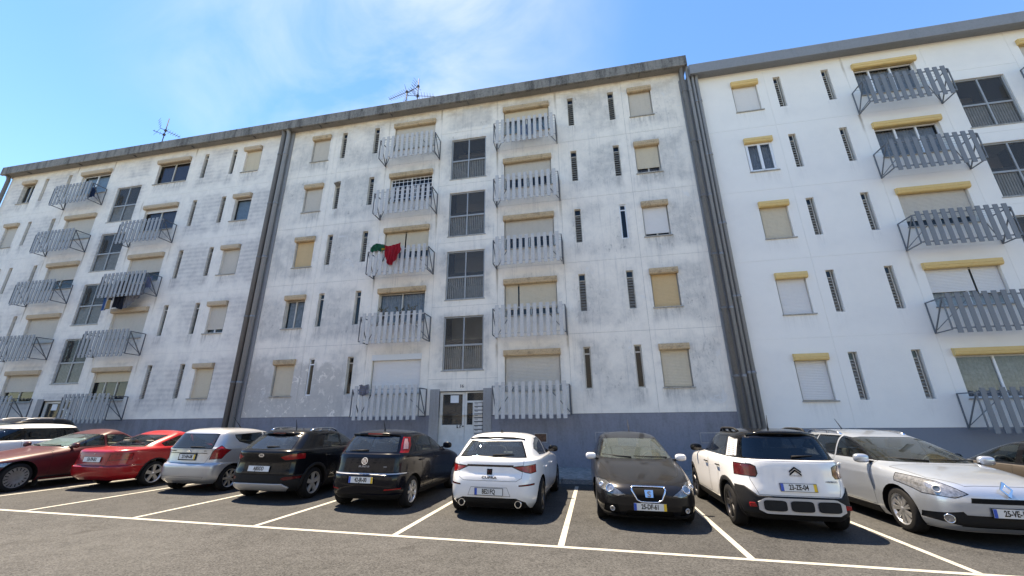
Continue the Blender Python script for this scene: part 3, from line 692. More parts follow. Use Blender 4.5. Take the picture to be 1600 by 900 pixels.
for f, k in ((4, dict(shut=.0, cur='curtain_b')), (3, dict(shut=.16, shm='sh_white', cur='curtain_b')), (2, dict(shut=.62, shm='sh_grey')), (1, dict(shm='sh_grey')), (0, dict(shut=.36, shm='sh_beige', cur='curtain_b', panes=3))): bigw(b, ox, sc, 2.60, f, 0, bx, **k)
for k in ('s1', 's2', 's3', 's4'):
    for f in range(5): slit(b, ox, sc+W[k][0]-(.05 if k in ('s3', 's4') else 0), ZB(f, 0), ZT(f, 0), 'louvre' if (f+len(k)) % 3 else 'frame')
for f in range(5):
    cage(b, ox, sc-2.71-.2, ZT(f, 0), 'l', .6)
    if f < 4: cage(b, ox, sc+2.60, ZT(f, 0), 'l', .6)
pipe(b, ox, -33.45, -.12, .09, gz(-33), 15.8, 'pipe_a', [6., 11.6])
# -------- right (stands half a metre lower)
sc = 14.64; dz = -.52
BR = block('apartment_block', 'clean white apartment block on the right with ochre shutter boxes', sc, 4.98, 24.2, dz, 'wall_r', 'plinth_r', 'box_r', 'r', 0)
b, ox, W = BR; bx = 'box_r'
eaves(b, ox, 4.90, 24.4, 15.8+dz, 16.22+dz, 'fascia_r', 'fascia_r', [(7.7, 8.6, .06), (15.3, 16.6, .06)], 0)
stairs(b, ox, sc, dz); entrance(b, ox, sc, dz)
for f, k in ((4, dict(shm='sh_white')), (3, dict(shut=0, framem='alu_w', cur='curtain_a', deep=.02, fr=.085)), (2, dict(shm='sh_beige')), (1, dict(shm='sh_white')), (0, dict(shm='sh_white'))): smallw(b, ox, sc, -7.67, f, dz, bx, **k)
for f, k in ((4, dict(shut=.0, framem='alu_w', cur='curtain_a', sashes=[0, .27, .62, 1.])), (3, dict(shut=0, framem='alu_w', panes=3, cur='curtain_a')), (2, dict(shut=.80, shm='sh_grey')), (1, dict(shut=.62, shm='sh_white', split=(.62, .70), framem='alu_w', cur='curtain_w')), (0, dict(shut=.0, framem='alu_w', cur='curtain_a'))): bigw(b, ox, sc, -2.70, f, dz, bx, boxw=.02, **k)
for f in range(5):
    bigw(b, ox, sc, 2.66, f, dz, bx, shm='sh_grey'); smallw(b, ox, sc, 7.62, f, dz, bx, shm='sh_white')
for k in ('s1', 's2', 's3', 's4'):
    for f in range(5): slit(b, ox, sc+W[k][0]-.06*(k in ('s1', 's2')), ZB(f, dz), ZT(f, dz), 'louvre', 'alu')
for f in range(5):
    cage(b, ox, sc-2.70, ZT(f, dz), 'r', .2); cage(b, ox, sc+2.66, ZT(f, dz), 'r', .2)
bm = NB(); box(bm, 4.5-ox, 5.26-ox, -.07, .02, -.4, 15.28); obj('pipe_backing', bm, M['pipe_b'], b)
for x, m_, r in ((5.03, 'pipe_b', .05), (5.17, 'pipe_b', .06)): pipe(b, ox, x, -.15, r, gz(x), 15.3, m_, [3.0, 5.6, 8.4, 11.4, 14.])

# -------- block across the car park, behind the viewer: seen mirrored in the glass
ob = thing('apartment_block', 'pale apartment block across the car park, mirrored in the window panes', 'apartment building', (-8, -18, 0))
bm = NB(); box(bm, -34, 30, -10, 0, -1.5, 13.5); obj('wall', bm, M['opp'], ob)
bm = NB(); box(bm, -34.4, 30.4, -10.4, .4, 13.5, 14.0); obj('roof', bm, M['fascia_r'], ob)
bm = NB(); box(bm, -.5, .5, -.02, .03, -.7, .7); box(bm, -.55, .55, -.02, .06, .72, .95, 1); wme = mesh_from_bm(bm, 'window', [M['opp_w'], M['box_c']])
for f in range(5):
    for i in range(24):
        if i % 6 == 5: continue
        link('window', wme, ob, (-32.5+i*2.6, 0, 1.6+2.7*f))

# ------------------------------------------------------------------ cars
def pchip(xs, ys, q):
    xs = np.asarray(xs, float); ys = np.asarray(ys, float); h = np.diff(xs); d = np.diff(ys)/h; n = len(xs); m = np.zeros(n)
    for i in range(1, n-1):
        if d[i-1]*d[i] > 0: m[i] = 2*d[i-1]*d[i]/(d[i-1]+d[i])
    m[0], m[-1] = d[0], d[-1]
    i = np.clip(np.searchsorted(xs, q, side='right')-1, 0, n-2); t = (q-xs[i])/h[i]
    return (2*t**3-3*t**2+1)*ys[i]+(t**3-2*t**2+t)*h[i]*m[i]+(-2*t**3+3*t**2)*ys[i+1]+(t**3-t**2)*h[i]*m[i+1]
NQ = 18
def shell(rows, nf, nr, sub=4, warp=None):
    R = np.array(rows, float); n = len(R); q = np.linspace(0, n-1, (n-1)*sub+1)
    C = [pchip(np.arange(n), R[:, k], q) for k in range(4)]
    fn = pchip([0, n*.45, n-1], nf, q); rn = pchip([0, n*.45, n-1], nr, q)
    bm = NB(); rings = []
    th = np.linspace(0, PI/2, NQ+1)
    for j in range(len(q)):
        z, xf, xr, w_ = (C[k][j] for k in range(4)); xm = (xf+xr)/2; pts = []
        c, s = np.cos(th), np.sin(th); c[-1] = 0; s[0] = 0
        F = [(xm+(xf-xm)*c[i]**(2/fn[j]), w_*s[i]**(2/fn[j])) for i in range(NQ+1)]
        B = [(xm-(xm-xr)*c[i]**(2/rn[j]), w_*s[i]**(2/rn[j])) for i in range(NQ+1)]
        half = F + B[::-1][1:]                       # front centre -> left side -> rear centre
        full = half + [(x, -y) for x, y in half[::-1][1:-1]]
        ring = []
        for x, y in full:
            p = (x, y, z)
            if warp: p = warp(*p)
            ring.append(bm.verts.new(p))
        rings.append(ring)
    m_ = len(rings[0])
    for a, b_ in zip(rings, rings[1:]):
        for k in range(m_):
            f = bm.faces.new((a[k], a[(k+1) % m_], b_[(k+1) % m_], b_[k])); f.smooth = True
    bmesh.ops.remove_doubles(bm, verts=bm.verts[:], dist=2e-4)
    fixn(bm)
    c = sum((f.calc_center_median()*f.calc_area() for f in bm.faces), Vector())/sum(f.calc_area() for f in bm.faces)
    up = max(bm.faces, key=lambda f: f.calc_center_median().z)
    if up.normal.z < 0: bmesh.ops.reverse_faces(bm, faces=bm.faces[:])
    return bm
AX = dict(left=(0, 2, 1, 1), right=(0, 2, 1, -1), front=(1, 2, 0, 1), rear=(1, 2, 0, -1), top=(0, 1, 2, 1))
class Car:
    def __init__(s, name, label, group, rows, nf, nr, paintm, wb, R, track, x, y, heading, warp=None, clad=0., groundy=0.):
        s.root = thing(name, label, 'car', (x, y, gz(x)), group)
        s.root.rotation_euler = (Matrix.Rotation(.0167, 3, 'Y') @ Matrix.Rotation(heading, 3, 'Z')).to_euler()
        s.root.scale = (.96, .96, .96); s.bm = shell(rows, nf, nr, warp=warp); s.lay = s.bm.faces.layers.int.new('part'); s.parts = {0: ('body', paintm, ('plain',), None)}; s.nid = 1
        s.bvh = BVHTree.FromBMesh(s.bm); s.wb, s.R, s.tr, s.paint, s.rows = wb, R, track, paintm, rows
        s.wmax = max(r[3] for r in rows); s.xf = max(r[1] for r in rows); s.xr = min(r[2] for r in rows)
    def hit(s, view, a, b, off=0.):
        i, j, k, sg = AX[view]; o = [0, 0, 0]; d = [0, 0, 0]; o[i], o[j], o[k] = a, b, sg*9.; d[k] = -sg
        h = s.bvh.ray_cast(Vector(o), Vector(d))
        if h[0] is None:
            h = s.bvh.find_nearest(Vector(o)*.3); 
        return h[0]+h[1]*off, h[1]
    def cut(s, view, polys, name, mats, op=('gap', .006), minn=.1, only=0, parent=None, dmax=None):
        """tag the faces seen in this view inside the convex polygons; exact edges are cut into the shell"""
        i, j, k, sg = AX[view]; pid = s.nid; s.nid += 1; s.parts[pid] = (name, mats, op, parent)
        if dmax is None: dmax = {'rear': .40, 'front': .85}.get(view, 99)
        lim = {'rear': s.xr+dmax, 'front': s.xf-dmax}.get(view)
        if name in ('windscreen', 'rear_window', 'tailgate'): lim = None
        for poly in polys:
            P = [Vector(p) for p in poly]; A = sum(P[n].x*P[(n+1) % len(P)].y-P[(n+1) % len(P)].x*P[n].y for n in range(len(P)))
            if A < 0: P = P[::-1]
            lo = (min(p.x for p in P), min(p.y for p in P)); hi = (max(p.x for p in P), max(p.y for p in P))
            sel = []
            for f in s.bm.faces:
                if f[s.lay] != only or f.normal[k]*sg < minn: continue
                us = [v.co[i] for v in f.verts]; vs = [v.co[j] for v in f.verts]
                if max(us) < lo[0] or min(us) > hi[0] or max(vs) < lo[1] or min(vs) > hi[1]: continue
                if view in ('left', 'right') and f.calc_center_median().y*sg < 0.02: continue
                sel.append(f)
            for n in range(len(P)):
                if not sel: break
                a, b_ = P[n], P[(n+1) % len(P)]; e = b_-a; nn = Vector((e.y, -e.x))    # outward
                co_, no = [0, 0, 0], [0, 0, 0]; co_[i], co_[j] = a; no[i], no[j] = nn
                co_, no = Vector(co_), Vector(no).normalized()
                g = list({*sel, *[e for f in sel for e in f.edges], *[v for f in sel for v in f.verts]})
                r = bmesh.ops.bisect_plane(s.bm, geom=g, dist=1e-5, plane_co=co_, plane_no=no)
                sel = [f for f in r['geom'] if isinstance(f, bmesh.types.BMFace) and (f.calc_center_median()-co_).dot(no) < 0]
            if lim is not None and sel:
                co_ = Vector((lim, 0, 0)); no = Vector((-sg, 0, 0))
                g = list({*sel, *[e for f in sel for e in f.edges], *[v for f in sel for v in f.verts]})
                r = bmesh.ops.bisect_plane(s.bm, geom=g, dist=1e-5, plane_co=co_, plane_no=no)
                sel = [f for f in r['geom'] if isinstance(f, bmesh.types.BMFace) and (f.calc_center_median()-co_).dot(no) < 0]
            for f in sel: f[s.lay] = pid
        return pid
    def both(s, polys, *a, **k):
        s.cut('left', polys, *a, **k); s.cut('right', polys, *a, **k)
    def mirror(s, view, polys, *a, **k):
        """a pair of regions mirrored across the car's centre line, seen from front or rear"""
        s.cut(view, polys, *a, **k); s.cut(view, [[(-x, z) for x, z in p] for p in polys], *a, **k)
    def zsplit(s, z0, z1, name, mats, op=('plain',), x0=-9, x1=9):
        pid = s.nid; s.nid += 1; s.parts[pid] = (name, mats, op, None)
        sel = [f for f in s.bm.faces if f[s.lay] == 0 and max(v.co.z for v in f.verts) > z0 and min(v.co.z for v in f.verts) < z1]
        for co_, no in ((Vector((0, 0, z0)), Vector((0, 0, -1))), (Vector((0, 0, z1)), Vector((0, 0, 1))), (Vector((x0, 0, 0)), Vector((-1, 0, 0))), (Vector((x1, 0, 0)), Vector((1, 0, 0)))):
            g = list({*sel, *[e for f in sel for e in f.edges], *[v for f in sel for v in f.verts]})
            if not g: return
            r = bmesh.ops.bisect_plane(s.bm, geom=g, dist=1e-5, plane_co=co_, plane_no=no)
            sel = [f for f in r['geom'] if isinstance(f, bmesh.types.BMFace) and (f.calc_center_median()-co_).dot(no) < 0]
        for f in sel: f[s.lay] = pid
    def arches(s, grow=.065, trim=0., zc=None, mats='plastic'):
        zc = zc or s.R
        for xc in (0, s.wb):
            for v in ('left', 'right'):
                r = s.R+grow; c = [(xc+r*math.cos(a), zc+r*math.sin(a)) for a in np.linspace(0, 2*PI, 25)[:-1]]
                s.cut(v, [c], 'hole', None, minn=.0)
                if trim:
                    r = s.R+grow+trim; c = [(xc+r*math.cos(a), zc+r*math.sin(a)) for a in np.linspace(0, 2*PI, 25)[:-1]]
                    s.cut(v, [c], 'wheel_arch_trim', M[mats], ('raise', .012), minn=.0)
    def finish(s):
        lay = s.lay; groups = {}
        for f in s.bm.faces: groups.setdefault(f[lay], []).append(f)
        objs = {}
        for pid in sorted(groups):
            name, mats, op, par = s.parts[pid]
            if mats is None: continue
            mats = list(mats) if isinstance(mats, (list, tuple)) else [mats]
            b = NB(); mp = {}
            for f in groups[pid]:
                try:
                    nf = b.faces.new([mp.setdefault(v, None) or mp.__setitem__(v, b.verts.new(v.co)) or mp[v] for v in f.verts]); nf.smooth = True
                except ValueError: pass
            n0 = len(mats)
            bmesh.ops.remove_doubles(b, verts=b.verts[:], dist=1e-4)
            bmesh.ops.dissolve_degenerate(b, edges=b.edges[:], dist=1e-4)
            if op[0] in ('gap', 'glass', 'raise', 'lamp'):
                b.normal_update()
                if op[0] == 'raise':
                    d = op[1]; nv = [(v, v.normal.copy()) for v in b.verts]
                    be = [e for e in b.edges if e.is_boundary]
                    for v, n in nv: v.co = v.co+n*d
                    if d > 0:
                        nm = dict(nv); cp = {}
                        for ed in be:
                            q = []
                            for v in ed.verts:
                                if v not in cp: cp[v] = b.verts.new(v.co-nm[v]*(d+.01))
                            f = ed.link_faces[0]; l = next(l for l in f.loops if l.edge == ed); va, vb = l.vert, l.link_loop_next.vert
                            b.faces.new((vb, va, cp[va], cp[vb]))
                else:
                    t, mm = {'gap': (.008, M['gap']), 'glass': (.018, M['gloss']), 'lamp': (.010, M['gloss'])}[op[0]]
                    if len(op) > 1 and op[0] in ('gap', 'glass'): t = op[1]
                    mats = mats+[mm]; inw = {}
                    be = [e for e in b.edges if e.is_boundary]
                    for ed in be:
                        f = ed.link_faces[0]; l = next(l for l in f.loops if l.edge == ed); va, vb = l.vert, l.link_loop_next.vert
                        dr = f.normal.cross(vb.co-va.co)
                        if dr.length < 1e-9: continue
                        dr.normalize()
                        for v in (va, vb): inw.setdefault(v, []).append(dr)
                    pr = {}
                    for v, ds in inw.items():
                        q = sum(ds, Vector()); q = q/max(q.length_squared, .3)*len(ds) if len(ds) > 1 else ds[0]
                        if q.length > 2: q = q.normalized()*2
                        pr[v] = (v.co+v.normal*.0014, v.co+q*t+v.normal*.0014)
                    for ed in be:
                        f = ed.link_faces[0]; l = next(l for l in f.loops if l.edge == ed); va, vb = l.vert, l.link_loop_next.vert
                        if va not in pr or vb not in pr: continue
                        nf = b.faces.new([b.verts.new(p) for p in (pr[va][0], pr[vb][0], pr[vb][1], pr[va][1])]); nf.material_index = n0
            o = obj(name, b, mats, s.root); objs[pid] = o
        # dark floor pan
        b = NB(); z, xf_, xr_, w_ = s.rows[0][:4]; xm = (xf_+xr_)/2; pts = []
        for a in np.linspace(0, 2*PI, 49)[:-1]:
            e_ = lambda t: math.copysign(abs(t)**.36, t); pts.append((xm+e_(math.cos(a))*((xf_-xr_)/2-.006), e_(math.sin(a))*(w_-.008)))
        ngon(b, pts, z+.004, z+.03)
        obj('floor_pan', b, M['plastic'], s.root)
        for xc in (0, s.wb):
            for sg in (1, -1):
                r = s.R+.075; y1 = sg*(s.wmax-.38); pr = None; b = NB(); fan = []
                for a in np.linspace(-.15, PI+.15, 17):
                    x, z = xc+r*math.cos(a), s.R+r*math.sin(a)
                    h = s.bvh.ray_cast(Vector((x, sg*3, max(z, .24))), Vector((0, -sg, 0)))[0]
                    y0 = (abs(h.y) if h else s.wmax-.1)-.02
                    p = [b.verts.new((x, y, z)) for y in (sg*y0, y1)]
                    if pr: b.faces.new((pr[0], pr[1], p[1], p[0]))
                    pr = p; fan.append(p[1])
                b.faces.new(fan)
                obj('wheel_arch_liner', b, M['brake'], s.root)
        s.bm.free()
        return objs
    def wheels(s, style='five', rm='alloy', width=.2, rimr=.67):
        R = s.R; prof = [(R*rimr, -.5), (R*.86, -.5), (R*.955, -.44), (R, -.30), (R, .30), (R*.955, .44), (R*.86, .5), (R*rimr, .5)]
        b = NB(); n = 36; rg = []
        for k in range(n):
            a = 2*PI*k/n; rg.append([b.verts.new((r*math.cos(a), w_*width, r*math.sin(a))) for r, w_ in prof])
        for k in range(n):
            for i in range(len(prof)-1):
                f = b.faces.new((rg[k][i], rg[k][i+1], rg[(k+1) % n][i+1], rg[(k+1) % n][i])); f.smooth = True
        fixn(b); tme = mesh_from_bm(b, 'wheel', [M['tyre']])
        b = NB(); ri = R*rimr+.004; yo = width*.5
        # barrel, lip and hollow
        def lathe(pts, mi):
            rg = []
            for k in range(n):
                a = 2*PI*k/n; rg.append([b.verts.new((r*math.cos(a), y, r*math.sin(a))) for r, y in pts])
            for k in range(n):
                for i in range(len(pts)-1):
                    f = b.faces.new((rg[k][i], rg[k][i+1], rg[(k+1) % n][i+1], rg[(k+1) % n][i])); f.smooth = True; f.material_index = mi
        lathe([(ri, yo-.004), (ri-.008, yo-.002), (ri-.022, yo-.012), (ri-.03, yo-.05)], 0)
        lathe([(ri-.03, yo-.05), (ri-.04, -.02), (.0001, -.03)], 1)
        lathe([(.045, yo-.028), (.03, yo-.012), (.0001, yo-.010)], 0)
        def spoke(a, w0, w1, r0=.03, r1=None, y0=yo-.022, y1=yo-.012, th=.03, mi=0):
            r1 = r1 or ri-.012; ca, sa = math.cos(a), math.sin(a)
            P = lambda r, t, y: b.verts.new((r*ca-t*sa, y, r*sa+t*ca))
            v = [P(r0, -w0, y0), P(r0, w0, y0), P(r1, w1, y1), P(r1, -w1, y1), P(r0, -w0*1.2, y0-th), P(r0, w0*1.2, y0-th), P(r1, w1*1.2, y1-th), P(r1, -w1*1.2, y1-th)]
            for q in ((0, 1, 2, 3), (4, 7, 6, 5), (0, 4, 5, 1), (1, 5, 6, 2), (2, 6, 7, 3), (3, 7, 4, 0)):
                f = b.faces.new([v[i] for i in q]); f.material_index = mi
        if style == 'five':
            for k in range(5): spoke(2*PI*k/5+.3, .034, .042)
        elif style == 'pairs':
            for k in range(5):
                for d_ in (-.16, .16): spoke(2*PI*k/5+.3+d_, .016, .017)
        elif style == 'multi':
            for k in range(9):
                for d_ in (-.10, .10): spoke(2*PI*k/9+d_, .013, .013)
        elif style == 'seven':
            for k in range(7): spoke(2*PI*k/7, .026, .022)
        elif style == 'cover':
            lathe([(ri-.02, yo-.014), (ri*.6, yo-.0), (ri*.55, yo-.012), (.001, yo-.004)], 0)
            for k in range(16): spoke(2*PI*k/16, .007, .010, ri*.62, ri*.9, yo-.001, yo-.008, .01, 1)
        elif style == 'turbine':
            for k in range(14): spoke(2*PI*k/14, .018, .024)
        fixn(b); rme = mesh_from_bm(b, 'rim', [M[rm], M['brake']])
        for xc in (0, s.wb):
            for sg in (1, -1):
                o = link('wheel', tme, s.root, (xc, sg*(s.tr-width/2), R)); q = link('rim', rme, o)
                o.rotation_euler = (0, random.random(), 0 if sg > 0 else PI)
                if sg < 0: o.rotation_euler = (0, 0, PI)
    def interior(s, xd=1.75, zb=.95, beige=False, lhd=True, rear=True):
        sm = M['seat_b' if beige else 'seat']
        for sg in (1, -1):
            b = NB(); y = sg*.36
            box(b, s.wb*.36, s.wb*.36+.5, y-.24, y+.24, .35, .55, bev=.05)
            fs = box(b, s.wb*.36-.16, s.wb*.36+.0, y-.23, y+.23, .5, zb+.16, bev=.05)
            box(b, s.wb*.36-.15, s.wb*.36-.06, y-.13, y+.13, zb+.18, zb+.36, bev=.035)
            obj('seat', b, sm, s.root)
        if rear:
            b = NB(); box(b, .0, .16, -.62, .62, .45, zb+.06, bev=.05)
            for y in (-.38, .38): box(b, .0, .09, y-.12, y+.12, zb+.07, zb+.21, bev=.03)
            obj('rear_seat', b, sm, s.root)
        b = NB(); box(b, xd-.05, xd+.34, -.66, .66, .6, zb-.01, bev=.05); obj('dashboard', b, M['dash_l' if beige else 'dash'], s.root)
        b = NB(); c = Vector((xd-.14, .36, zb-.04)); ax = Vector((1, 0, -.45)).normalized(); u = Vector((0, 1, 0)); v = ax.cross(u)
        tube(b, [c+(u*math.cos(a)+v*math.sin(a))*.185 for a in np.linspace(0, 2*PI, 21)], .016, 6, cap=False); beam(b, c-u*.17, c+u*.17, .04, .03)
        obj('steering_wheel', b, M['dash'], s.root)
    def plate(s, view, y, z, txt, yellow=True, blue=True, w_=.52, h=.11, xs=.70, holder=False, off=.014):
        p, n = s.hit(view, y, z); sg = AX[view][3]
        p2, _ = s.hit(view, y, z+.05); p1, _ = s.hit(view, y, z-.05)
        x = max(sg*p.x, sg*p1.x, sg*p2.x)*sg + sg*off
        tilt = math.atan2((p1.x-p2.x)*sg, .1)*.7
        b = NB(); t = .004
        box(b, -w_/2, w_/2, -h/2, h/2, -.006, 0, 0)
        e_ = .022 if holder else .006; box(b, -w_/2-e_, w_/2+e_, -h/2-e_, h/2+e_, -.014, -.003, 3)
        if blue: box(b, -w_/2+.001, -w_/2+.044, -h/2+.001, h/2-.001, -.004, .0015, 1)
        if yellow: box(b, w_/2-.044, w_/2-.001, -h/2+.001, h/2-.001, -.004, .0015, 2)
        o = obj('number_plate', b, [M['plate'], M['plate_b'], M['plate_y'], M['plastic']], s.root)
        o.matrix_basis = Matrix.Translation((x, y, z)) @ Matrix.Rotation(PI/2*sg, 4, 'Z') @ Matrix.Rotation(PI/2-tilt, 4, 'X')
        t_ = link('plate_lettering', text_mesh(txt, .106, .001, xs=xs, bold=.0028), o, (0., 0, .002)); t_.data.materials.append(M['ink'])
        return o
    def letters(s, view, y, z, txt, size, m, name='lettering', xs=1., bold=0.):
        p, n = s.hit(view, y, z, .004); sg = AX[view][3]
        o = link(name, text_mesh(txt, size, .003, xs=xs, bold=bold), s.root); o.data.materials.append(m)
        tilt = math.asin(max(-1, min(1, n.z)))
        o.matrix_basis = Matrix.Translation(p) @ Matrix.Rotation(PI/2*sg, 4, 'Z') @ Matrix.Rotation(PI/2-tilt, 4, 'X')
        return o
    def emblem(s, view, y, z, build, name='emblem', tilt=None, off=.004):
        """build(bm) draws in the local plane (x right, y up, z out)"""
        p, n = s.hit(view, y, z, off); sg = AX[view][3]; b = NB(); mats = build(b); fixn(b)
        o = obj(name, b, mats, s.root); tilt = math.asin(max(-1, min(1, n.z))) if tilt is None else tilt
        o.matrix_basis = Matrix.Translation(p) @ Matrix.Rotation(PI/2*sg, 4, 'Z') @ Matrix.Rotation(PI/2-tilt, 4, 'X')
        return o
    def mirrors(s, x, z, m, size=1., y=None):
        for sg in (1, -1):
            p, n = s.hit('left' if sg > 0 else 'right', x, z)
            b = NB(); c = Vector((p.x-.02, p.y+sg*.15*size, z+.055))
            bmesh.ops.create_icosphere(b, subdivisions=3, radius=1.)
            for v in b.verts:
                q = v.co.copy(); e = lambda t: math.copysign(abs(t)**.7, t)
                v.co = Vector((c.x+e(q.x)*.075*size*(1 if q.x > 0 else .35), c.y+e(q.y)*.115*size, c.z+e(q.z)*.072*size))
            for f in b.faces: f.smooth = True
            o = obj('wing_mirror', b, m, s.root)
            b = NB(); beam(b, (p.x, p.y-sg*.03, z+.0), (c.x, c.y-sg*.06, c.z-.04), .05, .035); obj('mirror_arm', b, M['plastic'], o)
    def handles(s, xs, z, m, vert=False):
        for sg in (1, -1):
            for x in xs:
                p, n = s.hit('left' if sg > 0 else 'right', x, z); b = NB()
                tube(b, [(x-.09, p.y-sg*.005, z), (x-.07, p.y+sg*.028, z+.004), (x+.07, p.y+sg*.028, z+.004), (x+.09, p.y-sg*.005, z)], .013, 6)
                obj('door_handle', b, m, s.root)
    def wiper(s, view, y0, z0, y1, z1):
        b = NB(); p, _ = s.hit(view, y0, z0, .012); q, _ = s.hit(view, y1, z1, .014); mid, _ = s.hit(view, (y0+y1)/2, (z0+z1)/2, .016)
        tube(b, [p, mid, q], [.016, .011, .006], 6); obj('wiper', b, M['plastic'], s.root)
    def aerial(s, x, y, h, lean, m='plastic'):
        p, _ = s.hit('top', x, y); b = NB(); tube(b, [p-Vector((0, 0, .01)), p+Vector((0, 0, .025)), p+Vector((-lean, 0, h))], [.022, .012, .004], 6); obj('aerial', b, M[m], s.root)
    def fin(s, x):
        p, _ = s.hit('top', x, 0); b = NB(); a = [p+Vector(d) for d in ((.09, 0, -.005), (-.06, 0, -.005), (-.07, 0, .055), (-.03, 0, .05))]
        L_ = [b.verts.new(q+Vector((0, .022 if i < 2 else .006, 0))) for i, q in enumerate(a)]; R_ = [b.verts.new(q-Vector((0, .022 if i < 2 else .006, 0))) for i, q in enumerate(a)]
        b.faces.new(L_); b.faces.new(R_[::-1])
        for i in range(4): b.faces.new((L_[i], R_[i], R_[(i+1) % 4], L_[(i+1) % 4]))
        obj('roof_fin', b, M['gloss'], s.root)
    def rails(s, x0, x1, y, m, h=.05):
        for sg in (1, -1):
            b = NB(); pts = []
            for t in np.linspace(0, 1, 9):
                x = x0+(x1-x0)*t; p, _ = s.hit('top', x, sg*(y-.03*abs(2*t-1)**3)); pts.append(p+Vector((0, 0, h*(1-abs(2*t-1)**5)-.004)))
            tube(b, pts, .02, 8)
            for t in (.33, .67):
                x = x0+(x1-x0)*t; p, _ = s.hit('top', x, sg*y); beam(b, p, p+Vector((0, 0, h)), .03, .05)
            obj('roof_rail', b, m, s.root)
    def spoiler(s, pts, m, th=.03):
        """pts: list of (x,y,z) along the trailing edge"""
        b = NB(); tube(b, pts, th, 8); obj('roof_spoiler', b, m, s.root)
    def disc(s, view, y, z, r, m, name, ring=None, depth=.012):
        p, n = s.hit(view, y, z, .003); b = NB(); sg = AX[view][3]
        ax = Vector((sg, 0, 0)); ax = (ax*.5+n).normalized(); u = ax.orthogonal().normalized(); v = ax.cross(u); N_ = 20
        c = b.verts.new(p+ax*depth*.6); rg = [b.verts.new(p+(u*math.cos(2*PI*k/N_)+v*math.sin(2*PI*k/N_))*r+ax*depth) for k in range(N_)]
        for k in range(N_): b.faces.new((c, rg[k], rg[(k+1) % N_]))
        if ring:
            pts = [p+(u*math.cos(a)+v*math.sin(a))*r+ax*depth for a in np.linspace(0, 2*PI, N_+1)]; tube(b, pts, .008, 6, 1, cap=False)
        fixn(b)
        return obj(name, b, [m, ring or m], s.root)
def ngon(bm, pts, z0, z1, mi=0):
    a = [bm.verts.new((x, y, z0)) for x, y in pts]; b = [bm.verts.new((x, y, z1)) for x, y in pts]; n = len(pts)
    for i in range(n): bm.faces.new((a[i], a[(i+1) % n], b[(i+1) % n], b[i])).material_index = mi
    bm.faces.new(b).material_index = mi; bm.faces.new(a[::-1]).material_index = mi
def circ(r, n=24, cx=0, cy=0, sy=1.): return [(cx+r*math.cos(2*PI*k/n), cy+r*sy*math.sin(2*PI*k/n)) for k in range(n)]
GR = 'cars parked in the marked bays'

P_white = paint('paint_white', (.72, .72, .72), 0, .3)
P_silver = paint('paint_silver', (.42, .43, .445), .55, .34)
P_silver2 = paint('paint_silver_blue', (.40, .44, .50), .6, .28)
P_black = paint('paint_black', (.004, .0045, .006), 0, .2, .30, .15)
P_navy = paint('paint_black_blue', (.004, .0045, .008), 0, .2, .30, .15)
P_seat = paint('paint_black_metallic', (.014, .0135, .0145), .5, .30, .5, .2)
P_red = paint('paint_red', (.30, .008, .011), 0, .3, .5, .3)
P_maroon = paint('paint_maroon_faded', (.055, .008, .012), .0, .40, .25, .25)
P_brown = paint('paint_brown_grey', (.075, .062, .050), .4, .4, .4, .3)

# ---- 1 white hatchback with a full-width light bar (rear to the viewer)
W1 = lambda k, z: (lambda x, y, zz: (x, y, zz - k*max(0, (zz-z))*abs(x-1.0)**2))
def front_side_windows(c, polys, glass): 
    for p in polys: c.both([p], 'side_window', M[glass], ('glass', .018))
rows = [(.17, 3.38, -.60, .80), (.28, 3.52, -.74, .86), (.42, 3.57, -.80, .885), (.58, 3.57, -.81, .895), (.70, 3.50, -.79, .90), (.78, 3.38, -.76, .90), (.85, 3.12, -.75, .895), (.92, 2.70, -.74, .885), (.985, 2.2, -.72, .86),
        (1.02, 2.08, -.66, .825), (1.18, 1.68, -.46, .745), (1.32, 1.3, -.28, .665), (1.375, 1.1, -.20, .61), (1.415, .92, -.10, .52), (1.44, .7, .05, .40), (1.455, .5, .2, .2), (1.458, .4, .3, .01)]
c = Car('hatchback', 'white hatchback with a red light bar across its tail and twin tailpipes', GR, rows, (5.2, 4.2, 4), (6, 4.8, 4.2), P_white, 2.686, .325, .885, -1.9, 8.28, PI/2-.02)
c.arches(.05)
c.cut('rear', [[(-.66, 1.03), (.66, 1.03), (.60, 1.16), (.52, 1.31), (-.52, 1.31), (-.60, 1.16)]], 'rear_window', M['bglass'], ('glass', .03))
front_side_windows(c, [[(.92, 1.02), (2.02, 1.02), (1.62, 1.2), (1.18, 1.335), (.92, 1.365)], [(.86, 1.02), (.86, 1.365), (.35, 1.345), (.02, 1.26), (-.12, 1.17), (.10, 1.05)]], 'mglass')
c.cut('front', [[(-.66, 1.06), (.66, 1.06), (.55, 1.34), (-.55, 1.34)]], 'windscreen', M['wglass'], ('glass', .02))
c.mirror('rear', [[(.42, .885), (.92, .93), (.92, .80), (.74, .765), (.64, .79)]], 'tail_lamp', M['red'], ('lamp', .008), minn=.0)
c.cut('rear', [[(-.44, .885), (.44, .885), (.44, .908), (-.44, .908)]], 'light_bar', M['bar_light'], ('lamp', .003))
c.mirror('rear', [[(.55, .565), (.80, .575), (.80, .605), (.55, .590)]], 'reflector', M['red'], ('lamp', .004), minn=.0)
c.cut('rear', [[(-.70, .16), (.70, .16), (.66, .30), (.50, .37), (-.50, .37), (-.66, .30)]], 'rear_diffuser', M['plastic'], ('raise', -.012))
c.cut('rear', [[(-.40, .40), (.40, .40), (.34, .545), (-.34, .545)]], 'plate_recess', P_white, ('gap', .005))
c.cut('rear', [[(-.62, .89), (.62, .89), (.63, 1.0), (-.63, 1.0)], [(-.62, .89), (.62, .89), (.60, .70), (.50, .645), (-.50, .645), (-.60, .70)]], 'tailgate', P_white, ('gap', .006))
